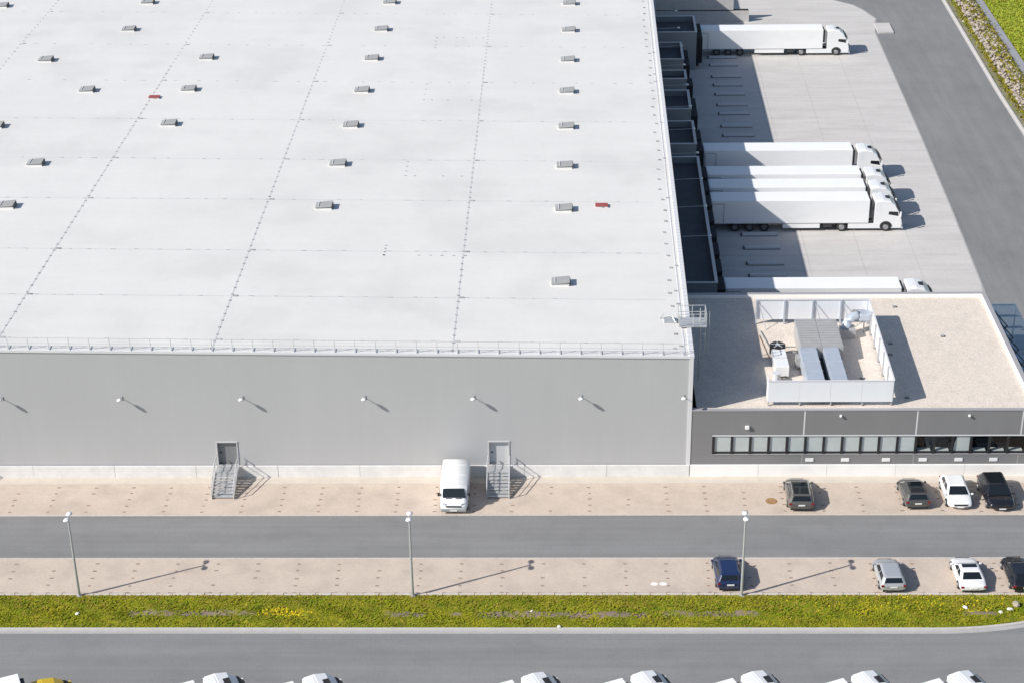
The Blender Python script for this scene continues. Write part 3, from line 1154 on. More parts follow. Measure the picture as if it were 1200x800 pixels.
# ------------------------------------------------------------------ dock pods on the east side
PODZ = 4.6
def pod(y0, y1, depth, label):
    r = empty('dock_pod', (sx(0, y0), y0, 0))
    tag(r, label, 'loading dock', 'dock pods on the hall side')
    L = y1 - y0
    def B(name, m, x0, x1, a, b, z0, z1):
        mb = MB()
        i = [mb.pt((x + SK * y, y, z)) for z in (z0, z1) for y in (a, b) for x in (x0, x1)]
        for q in ((0, 2, 3, 1), (4, 5, 7, 6), (0, 1, 5, 4), (2, 6, 7, 3), (0, 4, 6, 2), (1, 3, 7, 5)):
            mb.f.append([i[k] for k in q]); mb.m.append(0)
        return mb.build(name, m, r)
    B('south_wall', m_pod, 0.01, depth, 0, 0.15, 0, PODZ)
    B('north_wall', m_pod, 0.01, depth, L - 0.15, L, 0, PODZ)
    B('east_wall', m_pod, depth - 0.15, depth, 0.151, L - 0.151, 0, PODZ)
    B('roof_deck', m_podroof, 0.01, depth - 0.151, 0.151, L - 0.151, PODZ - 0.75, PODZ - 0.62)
    tr = B('parapet_trim', m_podtrim, depth - 0.22, depth + 0.05, -0.05, L + 0.05, PODZ + 0.001, PODZ + 0.07)
    B('parapet_trim', m_podtrim, 0.01, depth - 0.221, -0.05, 0.19, PODZ + 0.001, PODZ + 0.069)
    B('parapet_trim', m_podtrim, 0.01, depth - 0.221, L - 0.19, L + 0.05, PODZ + 0.001, PODZ + 0.069)
    n = max(1, int(round(L / 3.6)))
    for k in range(n):
        c = L * (k + 0.5) / n
        s = B('dock_shelter', m_shelter, depth + 0.003, depth + 0.72, c - 1.30, c + 1.30, 0.75, 3.75)
        B('dock_door', m_trim, depth + 0.002, depth + 0.02, c - 1.30, c + 1.30, 0.3, 0.74)
        for e in (-1.1, 1.1):
            B('bumper', m_shelter, depth + 0.003, depth + 0.35, c + e - .12, c + e + .12, 0.35, 0.74)
    return r
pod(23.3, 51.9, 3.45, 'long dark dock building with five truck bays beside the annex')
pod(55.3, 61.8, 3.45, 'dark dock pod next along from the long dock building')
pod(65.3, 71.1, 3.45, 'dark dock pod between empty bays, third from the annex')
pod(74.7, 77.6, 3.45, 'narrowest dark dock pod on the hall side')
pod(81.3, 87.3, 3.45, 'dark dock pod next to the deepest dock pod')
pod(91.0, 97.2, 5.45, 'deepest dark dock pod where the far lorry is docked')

# ------------------------------------------------------------------ office annex
AX1, AY1, AZ = 25.25, 19.3, 5.62
an = empty('office_annex', (12, 0, 0))
tag(an, 'low charcoal office annex with gravel roof and ribbon window', 'office building')
def A(mb, name, m, parent=None, **k):
    o = mb.build(name, m, None, **k)
    o.parent = parent or an
    if parent is None:
        o.matrix_parent_inverse = Matrix.Translation((-12, 0, 0))
    return o
ZS, ZH = 1.90, 3.40      # window sill, head
JX = [0.04, 8.25, 16.42, 24.05, AX1]
for a, b in zip(JX[:-1], JX[1:]):
    A(MB().box(a + .025, b - .025, -0.03, 0.10, ZH + .10, AZ - .10), 'wall_panel', m_dark)
    A(MB().box(a + .025, b - .025, -0.03, 0.10, 1.02, ZS - .06), 'wall_panel', m_dark)
A(MB().box(0.06, 1.60, -0.03, 0.10, ZS - .055, ZH + .095), 'wall_panel', m_dark)
for x in JX[1:4]:
    A(MB().box(x - .05, x + .05, -0.036, 0.05, ZH + .11, AZ - .105), 'joint_strip', m_trim)
    A(MB().box(x - .03, x + .03, -0.036, 0.05, 1.03, ZS - .065), 'joint_strip', m_coping)
A(MB().box(0.06, AX1, 0.101, 0.14, 1.0, ZS - .06), 'backing', m_winf)
A(MB().box(0.06, AX1, 0.101, 0.14, ZH + .1, AZ - .12), 'backing', m_winf)
A(MB().box(1.60, AX1 - .02, -0.05, 0.10, ZH, ZH + .095), 'window_head', m_trim)
A(MB().box(1.60, AX1 - .02, -0.07, 0.10, ZS - .055, ZS), 'window_sill', m_coping)
# plinth
for k in range(5):
    a, b = 0.03 + k * 5.05, 0.03 + (k + 1) * 5.05 - .02
    A(MB().box(a, b, -0.16, 0.12, 0, 1.0), 'plinth_panel', m_plinth2, bevel=0.01)
# windows
wx = 1.62
wp = (16.40 - 1.62) / 11
wid = 0
random.seed(9)
while wx < AX1 - 0.6:
    w0, w1 = wx, min(wx + wp, AX1 - 0.03)
    fr = empty('window', (0, 0, 0))
    fr.parent = an
    fr.matrix_parent_inverse = Matrix.Translation((-12, 0, 0))
    MB().box(w0, w0 + 0.17, -0.06, 0.16, ZS, ZH).build('mullion', m_winf, fr)
    MB().box(w0 + .16, w1, 0.0, 0.14, ZS, ZS + .17).build('bottom_frame', m_winf, fr)
    MB().box(w0 + .16, w1, 0.0, 0.14, ZH - .05, ZH).build('top_frame', m_winf, fr)
    MB().box(w0 + .16, w1, 0.012, 0.02, ZS + .17, ZH - .05).build('pane', g_win, fr)
    if wid < 11:
        MB().box(w0 + .17, w1 - .01, 0.03, 0.04, ZS + .175, ZH - .055).build('blind', m_blind, fr)
    elif wid in (13, 18):
        MB().prism([(w0 + .17, ZS + .2), (w1 - .02, ZS + .2), (w1 - .02, ZH - .1), (w0 + .4, ZH - .1), (w0 + .25, ZS + .9)], 1, 0.05, 0.07).build('blind', m_roomw, fr)
    if wid >= 11:
        MB().box(w0 + .3, w1 - .12, 0.06, 0.5, ZS + .16, ZS + .22).build('inner_sill', m_roomw, fr)
    wx += wp
    wid += 1
# room behind the windows
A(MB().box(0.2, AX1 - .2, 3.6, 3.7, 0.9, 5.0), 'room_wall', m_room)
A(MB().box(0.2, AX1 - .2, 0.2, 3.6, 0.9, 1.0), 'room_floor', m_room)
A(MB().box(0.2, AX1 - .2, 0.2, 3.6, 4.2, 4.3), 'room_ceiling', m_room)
for k, (x, y, w) in enumerate(((17.6, 1.6, .7), (19.4, 1.2, 1.2), (21.4, 1.7, 1.3), (22.9, 1.1, .8))):
    A(MB().box(x, x + w, y, y + .8, 1.0, 1.75), 'desk', m_roomw if k == 0 else m_vent)
# other walls
A(MB().box(AX1 - .02, AX1, 0.101, AY1, 0, AZ - .10), 'east_wall', m_dark)
A(MB().box(0.6, AX1 - .021, AY1 - .12, AY1, 0, AZ - .10), 'north_wall', m_dark)
# roof and coping
A(MB().box(0.45, AX1 - .36, 0.34, AY1 - .34, AZ - .45, AZ - .28), 'gravel_roof', m_gravel)
A(MB().box(0.06, AX1 + .05, -0.07, 0.20, AZ - .10, AZ), 'coping', m_coping)
A(MB().box(0.45, AX1 + .05, AY1 - .28, AY1 + .05, AZ - .10, AZ), 'coping', m_coping)
A(MB().box(AX1 - .30, AX1 + .05, 0.201, AY1 - .281, AZ - .10, AZ - .002), 'coping', m_coping)
A(MB().box(AX1 - .36, AX1 - .301, 0.2, AY1 - .28, AZ - .35, AZ - .03), 'upstand', m_plinth2)
A(MB().box(0.45, AX1 - .36, AY1 - .40, AY1 - .282, AZ - .35, AZ - .03), 'upstand', m_plinth2)
A(MB().box(0.1, AX1 - .36, 0.201, 0.34, AZ - .35, AZ - .03), 'upstand', m_gravel)
# wall fittings
for x, z, m_, lb in ((4.1, 4.2, m_lampw, 'small white lamp box on charcoal wall above first blinds'),
                     (10.84, 5.15, m_vent, 'small grey camera on charcoal wall between wide panels'),
                     (20.15, 5.15, m_vent, 'small grey camera on charcoal wall above the dark windows')):
    r = empty('wall_light' if m_ is m_lampw else 'wall_camera', (x, -0.03, z))
    tag(r, lb, 'lamp' if m_ is m_lampw else 'camera')
    MB().tube((0, 0.0, 0), (0, -0.15, 0), 0.04).build('bracket', m_galv, r)
    s = 0.15 if m_ is m_lampw else 0.085
    MB().box(-s, s, -0.20, -0.03, -s * .9, s * .9).build('housing', m_lampw, r, bevel=0.03)
for k, x in enumerate((8.8, 11.42, 14.42, 17.11, 19.73, 22.28)):
    r = empty('bay_sign', (x, -0.031, 1.40))
    tag(r, {0: 'blank white wall plate above the estate car parked alone', 3: 'blank white wall plate above the graphite estate car',
            4: 'blank white wall plate above the white hatchback', 5: 'blank white wall plate above the black off-road car'}.get(
                k, 'blank white wall plate above an empty bay'), 'sign', 'white plates below the office windows')
    MB().box(-0.30, 0.30, -0.05, -0.02, -0.15, 0.15).build('plate', m_lampw, r, bevel=0.02)
    MB().box(-0.2, 0.2, -0.02, 0.0, -0.05, 0.05).build('bracket', m_galv, r)

# plant screen on the annex roof
RZ = AZ - .28
ps = empty('plant_screen', (10, 1, RZ))
tag(ps, 'white metal plant screen round the rooftop machinery', 'screen')
def PS(mb, name, m):
    o = mb.build(name, m, None)
    o.parent = ps
    o.matrix_parent_inverse = Matrix.Translation((-10, -1, -RZ))
    return o
ST, SB = 7.42, 5.72
fx0, fx1, fy = 5.62, 14.70, 0.95
bx0, bx1, by = 6.02, 14.92, 14.3
for k in range(4):
    a = fx0 + (fx1 - fx0) * k / 4
    b = fx0 + (fx1 - fx0) * (k + 1) / 4
    PS(MB().box(a, b - .012, fy, fy + .05, SB, ST), 'panel', m_screen)
    PS(MB().box(a + .02, a + .12, fy + .06, fy + .16, RZ, ST - .05), 'post', m_galv)
    a = bx0 + (bx1 - bx0) * k / 4
    b = bx0 + (bx1 - bx0) * (k + 1) / 4
    PS(MB().box(a, b - .012, by, by + .05, SB, ST), 'panel', m_screen)
    PS(MB().box(a + .0, a + .12, by - .12, by - .002, RZ, ST), 'post', m_hvac)
    PS(MB().tube((a + .25, by - .1, ST - .3), (a + .8, by - 1.1, RZ), 0.035), 'brace', m_galv) if k != 1 else None
PS(MB().box(bx1 - .1, bx1 + .02, by - .12, by - .002, RZ, ST), 'post', m_hvac)
PS(MB().box(fx0 - .05, fx1 + .02, fy - .03, fy + .08, ST + .001, ST + .06), 'top_rail', m_trim)
PS(MB().box(bx0 - .02, bx1 + .02, by - .06, by + .08, ST + .001, ST + .06), 'top_rail', m_trim)
n = 6
for k in range(n):
    t0, t1 = k / n, (k + 1) / n - .002
    P0 = (fx1 + (bx1 - fx1) * t0, fy + .05 + (by - fy - .05) * t0)
    P1 = (fx1 + (bx1 - fx1) * t1, fy + .05 + (by - fy - .05) * t1)
    mb = MB()
    mb.prism([P0, (P0[0] + .05, P0[1]), (P1[0] + .05, P1[1]), P1], 2, SB, ST)
    PS(mb, 'panel', m_screen)
    PS(MB().box(P0[0] - .12, P0[0] - .01, P0[1] + .05, P0[1] + .15, RZ, ST - .02), 'post', m_galv)
mb = MB()
mb.prism([(fx1 - .03, fy + .09), (fx1 + .08, fy + .09), (bx1 + .08, by - .07), (bx1 - .03, by - .07)], 2, ST + .001, ST + .06)
PS(mb, 'top_rail', m_trim)
PS(MB().box(fx0, fx0 + .05, fy + .06, fy + 1.0, SB, ST), 'panel', m_screen)

# air handling hood and two ducts
hv = empty('air_handler', (10.2, 7, RZ))
tag(hv, 'grey air handler hood with two long pale duct runs', 'air handler')
def HV(mb, name, m, **k):
    o = mb.build(name, m, None, **k)
    o.parent = hv
    o.matrix_parent_inverse = Matrix.Translation((-10.2, -7, -RZ))
    return o
for k in range(2):
    a = 8.80 + 1.62 * k
    mb = MB()
    mb.prism([(7.6, RZ + .02), (11.9, RZ + .02), (11.9, 6.95), (7.6, 6.75)], 0, a, a + 1.60)
    HV(mb, 'hood', m_hvacg)
    mb = MB()
    for j in range(11):
        yy = 7.75 + j * 0.38
        mb.box(a + .06, a + 1.54, yy, yy + .10, 6.76 + .0465 * (yy - 7.6), 6.79 + .0465 * (yy - 7.6))
    HV(mb, 'hood_rib', m_hvacg)
for a, b in ((8.66, 9.94), (10.46, 11.62)):
    mb = MB()
    mb.prism([(1.35, RZ + .3), (7.59, RZ + .3), (7.59, 6.70), (1.35, 6.70)], 0, a, b)
    HV(mb, 'duct', m_hvac, bevel=0.02)
    for yy in (2.4, 3.9, 5.4, 6.9):
        HV(MB().box(a - .025, b + .025, yy, yy + .05, RZ + .28, 6.725), 'duct_flange', m_hvac)
HV(MB().box(8.9, 11.4, 1.5, 1.6, RZ, RZ + .3), 'support', m_galv)
HV(MB().box(8.9, 11.4, 5.5, 5.6, RZ, RZ + .3), 'support', m_galv)
HV(MB().box(8.35, 8.65, 6.6, 7.3, RZ + .1, 6.3), 'side_box', m_vent)
HV(MB().box(9.94, 10.46, 2.0, 7.58, RZ + .3, RZ + .5), 'dark_slot', m_shelter)  # near-black filler low in the slot between the ducts

cu = empty('condenser_unit', (7.15, 6.8, RZ))
cu.scale = (1.15, 1.15, 1.15)
tag(cu, 'white condenser unit with dark round fan on the roof', 'condenser')
MB().box(-0.46, 0.46, -1.35, 1.15, 0.12, 0.86).build('casing', m_white, cu, bevel=0.03)
MB().box(-0.40, 0.40, -1.2, 1.0, 0.0, 0.12).build('base', m_chassis, cu)
mb = MB()
mb.tube((0, 1.55, 0.35), (0, 1.55, 0.95), 0.52, 20)
mb.build('fan_housing', m_black, cu)
MB().tube((0, 1.55, 0.95), (0, 1.55, 0.97), 0.16, 14).build('fan_hub', m_trim, cu)
for k in range(5):
    t = k * 2 * math.pi / 5
    MB().box(-.05, .05, 0.14, 0.46, 0.955, 0.965).build('fan_blade', m_vent, cu, loc=(0, 1.55, 0), rz=t)
MB().box(-.44, .44, -0.15, -0.12, .862, .88).build('seam', m_vent, cu)
MB().path([(-.3, -1.35, .3), (-.5, -1.9, .3), (-.7, -2.4, .15), (.6, -2.2, .1)], .05).build('pipe', m_vent, cu)
MB().tube((-.45, -1.9, 0), (-.45, -1.9, .7), .26, 14).build('receiver', m_trim, cu)
MB().path([(.3, 1.55, .4), (1.2, 1.5, .4), (1.5, 1.5, .1)], .05).build('pipe', m_vent, cu)

el = empty('exhaust_duct', (12.9, 12.1, RZ))
tag(el, 'pale curved exhaust duct with elbow beside the screen', 'duct')
mb = MB()
prev = None
rings = []
for i in range(9):
    t = math.pi / 2 * i / 8
    c = Vector((0.0 + 1.0 * (1 - math.cos(t)), 0.6 * math.sin(t), 0.6 + 0.9 * math.sin(t)))
    d = Vector((math.sin(t), 0.5 * math.cos(t), 0.8 * math.cos(t))).normalized()
    a = d.orthogonal().normalized(); b = d.cross(a)
    rings.append([tuple(c + (a * math.cos(q) + b * math.sin(q)) * 0.36) for q in [2 * math.pi * j / 12 for j in range(12)]])
mb.loft(rings)
mb.build('elbow', m_hvac, el, smooth=True)
MB().box(-0.5, 0.7, -0.5, 0.5, 0.0, 0.75).build('plenum', m_hvacg, el)
MB().box(1.0, 2.0, 0.25, 1.15, 1.1, 1.75).build('cowl', m_hvac, el, bevel=0.12)
MB().box(0.6, 1.6, 1.2, 1.35, 1.35, 1.65).build('grille', m_vent, el)
MB().tube((1.5, 0.7, 0), (1.5, 0.7, 1.1), .05).build('support', m_galv, el)
# loose roof pipes
o = MB().path([(6.3, 12.9, RZ + .08), (6.7, 10.3, RZ + .08), (7.6, 10.2, RZ + .08), (8.8, 10.2, RZ + .08)], 0.045).build('roof_pipe', m_vent)
tag(o, 'thin pipe run across the gravel behind the condenser', 'pipe')
o = MB().path([(6.15, 12.2, RZ + .06), (6.45, 9.0, RZ + .06), (6.55, 8.5, RZ + .06)], 0.025).build('roof_pipe', m_rust)
tag(o, 'thin brownish pipe along the open side of the screen', 'pipe')
random.seed(31)
for x, y in ((16.2, 10.8), (16.0, 2.2), (15.9, 9.0), (17.6, 17.2), (20.5, 12.0), (13.2, 5.2)):
    r = empty('roof_drain', (x, y, RZ))
    tag(r, 'small dark drain outlet set in the gravel roof', 'drain', 'drain outlets in the gravel')
    MB().tube((0, 0, -.02), (0, 0, .10), 0.11, 10).build('outlet', m_vent, r)
    MB().box(-.16, .16, -.16, .16, -.02, .03).build('collar', m_ventd, r)

# glass canopy on the annex east side
cn = empty('glass_canopy', (AX1, 14, 0))
tag(cn, 'steel framed glass canopy on the annex east wall', 'canopy')
def CN(mb, name, m, **k):
    o = mb.build(name, m, None, **k)
    o.parent = cn
    o.matrix_parent_inverse = Matrix.Translation((-AX1, -14, 0))
    return o
CZ0 = 3.4
ys = [21.6 - 2.05 * k for k in range(10)]
for k, y in enumerate(ys):
    CN(MB().box(AX1 + .01 + (.5 if y > AY1 else 0), AX1 + 3.3, y - .05, y + .05, CZ0 - .16, CZ0 - .01), 'rafter', m_galv)
    if k < len(ys) - 1:
        CN(MB().box(AX1 + .5, AX1 + 3.25, ys[k + 1] + .02, y - .02, CZ0 + .0, CZ0 + .02), 'glass_pane', g_can)
    if y < AY1 - 0.5:
        CN(MB().tube((AX1 + .02, y, AZ - .3), (AX1 + 1.7, y, CZ0), 0.05), 'tie_rod', m_chassis)
CN(MB().box(AX1 + 3.2, AX1 + 3.32, ys[-1] - .1, ys[0] + .1, CZ0 - .2, CZ0 - .161), 'edge_beam', m_galv)
CN(MB().box(AX1 + 1.3, AX1 + 1.5, ys[-1] - .1, ys[0] + .1, CZ0 - .32, CZ0 - .161), 'beam', m_hvac)
for y in (ys[0] - .3, ys[5], ys[-1]):
    CN(MB().tube((AX1 + 3.25, y, 0), (AX1 + 3.25, y, CZ0 - .2), .06), 'column', m_galv)

# ------------------------------------------------------------------ lamp posts
def make_post():
    r = empty('lamp_post')
    MB().tube((0, 0, 0), (0, 0, 6.25), 0.10, 10, 0.06).build('pole', m_pole, r)
    MB().box(-.16, .16, -.16, .16, -.02, .05).build('base_plate', m_galv, r)
    for s in (-1, 1):
        MB().tube((0, 0, 6.2), (-0.05 * s, 0.55 * s, 6.30), .035).build('arm', m_pole, r)
        mb = MB()
        rings = []
        for t, w, h in ((0, .10, .04), (.08, .19, .075), (.30, .21, .08), (.42, .13, .04)):
            y = (0.16 + t) * s
            rings.append([(-w, y, 6.28), (-w * .6, y, 6.28 + h), (w * .6, y, 6.28 + h), (w, y, 6.28), (w * .6, y, 6.23), (-w * .6, y, 6.23)])
        mb.loft(rings)
        mb.build('lamp_head', m_lampw, r, smooth=True)
    return r
pp = make_post()
for i, (x, lb) in enumerate(((-41.97, 'grey twin headed lamp post standing beside empty parking bays'),
                             (-19.51, 'grey twin headed lamp post opposite the white van'),
                             (2.45, 'grey twin headed lamp post in front of the navy car'))):
    o = pp if i == 0 else copy_tree(pp)
    o.location = (x, Y_LOT2 - 0.16, 0.06)
    tag(o, lb, 'lamp post', 'lamp posts along the grass strip')

# ------------------------------------------------------------------ wheels
def wheel_mesh(name, r, w, rim_mat=None):
    """axis along local x, parts tyre + rim as separate meshes"""
    mb = MB()
    n = 20
    prof = [(-w / 2, r * .62), (-w / 2, r * .93), (-w * .36, r), (w * .36, r), (w / 2, r * .93), (w / 2, r * .62)]
    rings = [[(x, rr * math.cos(2 * math.pi * i / n), rr * math.sin(2 * math.pi * i / n)) for i in range(n)] for x, rr in prof]
    mb.loft(rings, cap=True)
    t = mb.build('tyre', m_rubber, smooth=False)
    mb = MB()
    prof = [(-w / 2 - .012, r * .60), (-w / 2 - .03, r * .55), (-w / 2 - .005, r * .18), (w / 2 + .005, r * .18), (w / 2 + .03, r * .55), (w / 2 + .012, r * .60)]
    rings = [[(x, rr * math.cos(2 * math.pi * i / n), rr * math.sin(2 * math.pi * i / n)) for i in range(n)] for x, rr in prof]
    mb.loft(rings)
    k = mb.build('rim', rim_mat or m_rim)
    COL.objects.unlink(t); COL.objects.unlink(k)
    return t, k
WH_CAR = wheel_mesh('car', 0.29, 0.20)
WH_TRK = wheel_mesh('truck', 0.44, 0.32)
WH_TRL = wheel_mesh('trailer', 0.44, 0.32, m_rim_shade)
WH_VAN = wheel_mesh('van', 0.32, 0.22)
def wheel(par, loc, wh_, rz=0.0, sub=None):
    w = empty('wheel', loc, rz)
    w.parent = par
    for s, nm in zip(wh_, ('tyre', 'rim')):
        inst(s, nm, w)
    return w

# ------------------------------------------------------------------ cars
def lerp(a, b, t):
    return tuple(x + (y - x) * t for x, y in zip(a, b))
def make_car(label, cat, loc, rz, paint, L=3.55, Wd=1.86, H=1.14, kind='sedan', roofglass=False, name='parked_car', roof_mat=None, rails=False, group=None):
    """local +y is the nose"""
    r = empty(name, loc, rz)
    tag(r, label, cat, group)
    hw = Wd / 2
    h = H
    if kind == 'sedan':
        top = [(-.50, .50), (-.485, .60), (-.40, .66), (-.28, .67), (0, .66), (.20, .64), (.36, .58), (.46, .50), (.495, .40)]
        gb, gt = (-.37, .24), (-.19, .06)
    elif kind == 'wagon':
        top = [(-.50, .55), (-.49, .64), (-.42, .66), (-.28, .66), (0, .65), (.22, .62), (.36, .57), (.46, .50), (.495, .40)]
        gb, gt = (-.49, .27), (-.40, .10)
    elif kind == 'hatch':
        top = [(-.50, .52), (-.49, .62), (-.42, .66), (-.28, .66), (0, .64), (.20, .62), (.36, .56), (.46, .48), (.495, .38)]
        gb, gt = (-.47, .26), (-.33, .07)
    else:  # suv
        top = [(-.50, .52), (-.49, .60), (-.42, .63), (-.28, .63), (0, .62), (.20, .61), (.36, .57), (.46, .52), (.495, .42)]
        gb, gt = (-.48, .25), (-.38, .09)
    wf = {-.50: .84, -.49: .90, -.485: .90, -.42: .97, -.40: .97, -.28: 1, 0: 1, .20: .99, .22: .99, .36: .96, .46: .88, .495: .76}
    rings = []
    for t, zt in top:
        y = t * L
        w = hw * wf.get(t, 1)
        z = zt * h
        zb = .15 if abs(t) < .45 else .24
        rings.append([(w * .86, y, zb), (w * .98, y, zb + .10), (w, y, z * .62), (w * .96, y, z * .90), (w * .80, y, z), (0, y, z + .015),
                      (-w * .80, y, z), (-w * .96, y, z * .90), (-w, y, z * .62), (-w * .98, y, zb + .10), (-w * .86, y, zb)])
    mb = MB()
    mb.loft(rings)
    body = mb.build('body', paint, r, smooth=True, subsurf=1)
    # greenhouse
    zb = .62 * h
    zt = h
    b0, b1, t0, t1 = gb[0] * L, gb[1] * L, gt[0] * L, gt[1] * L
    wb, wt = hw * .90, hw * .69
    def plan(y0, y1, w, z, c):
        return [(-w + c, y0, z), (w - c, y0, z), (w, y0 + c, z), (w, y1 - c, z), (w - c, y1, z), (-w + c, y1, z), (-w, y1 - c, z), (-w, y0 + c, z)]
    mb = MB()
    mb.loft([plan(b0, b1, wb, zb, .10), plan(t0 - .02, t1 + .02, wt + .01, zt - .05, .10), plan(t0 + .10, t1 - .10, wt - .12, zt, .10)])
    cab = mb.build('cabin', roof_mat or paint, r, smooth=False, bevel=0.05)
    # windows lie just proud of the cabin faces
    def quad(name, a, b, c, d, m, off, par):
        n = (Vector(b) - Vector(a)).cross(Vector(d) - Vector(a)).normalized()
        ctr = (Vector(a) + Vector(b) + Vector(c) + Vector(d)) / 4
        if n.dot(ctr - Vector((0, 0, zb * .7))) < 0:
            n = -n
        P = [Vector(p) + n * off for p in (a, b, c, d)]
        Q = [p - n * .02 for p in P]
        mb = MB()
        mb.loft([[tuple(p) for p in Q], [tuple(p) for p in P]])
        return mb.build(name, m, par)
    def sub(bl, br, tr, tl, u0, u1, v0, v1):
        def at(u, v):
            return lerp(lerp(bl, br, u), lerp(tl, tr, u), v)
        return at(u0, v0), at(u1, v0), at(u1, v1), at(u0, v1)
    zt2 = zt - .05
    q = sub((-wb + .1, b1, zb), (wb - .1, b1, zb), (wt - .09, t1 + .02, zt2), (-wt + .09, t1 + .02, zt2), .02, .98, .10, .98)
    quad('windscreen', *q, m_glass, .008, cab)
    q = sub((-wb + .1, b0, zb), (wb - .1, b0, zb), (wt - .09, t0 - .02, zt2), (-wt + .09, t0 - .02, zt2), .04, .96, .22, .94)
    quad('rear_window', *q, m_glass, .008, cab)
    for s in (-1, 1):
        bl, br = (s * wb, b0 + .1, zb), (s * wb, b1 - .1, zb)
        tl, tr = (s * (wt + .01), t0 + .08, zt2), (s * (wt + .01), t1 - .08, zt2)
        for u0, u1 in ((.10, .50), (.54, .93)):
            q = sub(bl, br, tr, tl, u0, u1, .22, .92)
            quad('side_window', *q, m_glass, .008, cab)
    if roofglass:
        MB().box(-wt + .16, wt - .16, t0 + .14 + (.30 * (t1 - t0) if kind == 'sedan' else 0), t1 - .12, zt - .01, zt + .012).build('roof_glass', m_glass, cab)
    if rails:
        for s in (-1, 1):
            MB().tube((s * (wt - .06), t0 + .05, zt + .015), (s * (wt - .06), t1 - .05, zt + .015), .022).build('roof_rail', m_galv, cab)
    # lamps, plates, mirrors
    zl = top[0][1] * h
    for s in (-1, 1):
        MB().box(s * hw * .80 - .11, s * hw * .80 + .11, -L * .5 - .005, -L * .5 + .09, zl - .10, zl + .05).build('tail_lamp', m_tail, r, bevel=.03)
        mb = MB()
        y = L * .455
        mb.prism([(s * hw * .48, y + .10), (s * hw * .84, y - .05), (s * hw * .84, y - .22), (s * hw * .55, y - .06)], 2, .36 * h, .455 * h)
        mb.build('head_lamp', m_head, r, bevel=.02)
        MB().box(s * (hw + .02) - .09, s * (hw + .02) + .09, b1 - .22, b1 - .10, zb - .02, zb + .11).build('mirror', paint, r, bevel=.03)
    MB().box(-.24, .24, -L * .5 - .025, -L * .5 + .04, zl - .16, zl - .06).build('number_plate', m_plate, r)
    MB().box(-.24, .24, L * .495, L * .495 + .03, .26, .36).build('number_plate', m_plate, r)
    MB().box(-hw * .5, hw * .5, L * .48, L * .498, .36 * h, .44 * h).build('grille', m_black, r)
    MB().box(-hw * .78, hw * .78, -L * .497, -L * .47, .16, .30).build('bumper', m_black, r)
    for s in (-1, 1):
        for t in (-.30, .31):
            wheel(r, (s * (hw - .10), t * L, .29), WH_CAR)
    return r

GRP = 'cars parked in the bays'
NZ = 0.03
make_car('dark brown-grey estate car parked alone before the office windows', 'car', (7.72, -3.15, NZ), -.02, m_greyp, 3.75, 1.98, 1.22, 'wagon', True, group=GRP, rails=True)
make_car('graphite estate car parked tail-out next to a white car', 'car', (15.98, -3.05, NZ), .03, m_grey2, 3.5, 1.92, 1.20, 'wagon', True, group=GRP)
make_car('white hatchback parked nose-out between two dark cars', 'car', (19.05, -3.0, NZ), math.pi, m_carw, 3.8, 1.92, 1.16, 'hatch', group=GRP)
make_car('black off-road car with bright headlamps parked nose-out', 'car', (21.90, -3.15, NZ), math.pi + .04, m_blackp, 4.0, 2.05, 1.32, 'suv', True, group=GRP)
make_car('navy blue hatchback parked behind the lamp post', 'car', (1.70, -13.10, NZ), .03, m_navy, 3.55, 1.90, 1.24, 'wagon', group=GRP)
make_car('silver estate car parked by the grass, tail lamps red', 'car', (12.55, -13.35, NZ), .02, m_silver, 3.45, 1.82, 1.14, 'wagon', group=GRP)
make_car('white coupe with black glass roof parked by the grass', 'car', (17.86, -13.28, NZ), .02, m_carw, 3.65, 1.90, 1.10, 'sedan', True, group=GRP)
make_car('black rounded coupe parked beside the white coupe', 'car', (21.35, -13.25, NZ), .03, m_blackp, 3.7, 2.0, 1.14, 'hatch', group=GRP)

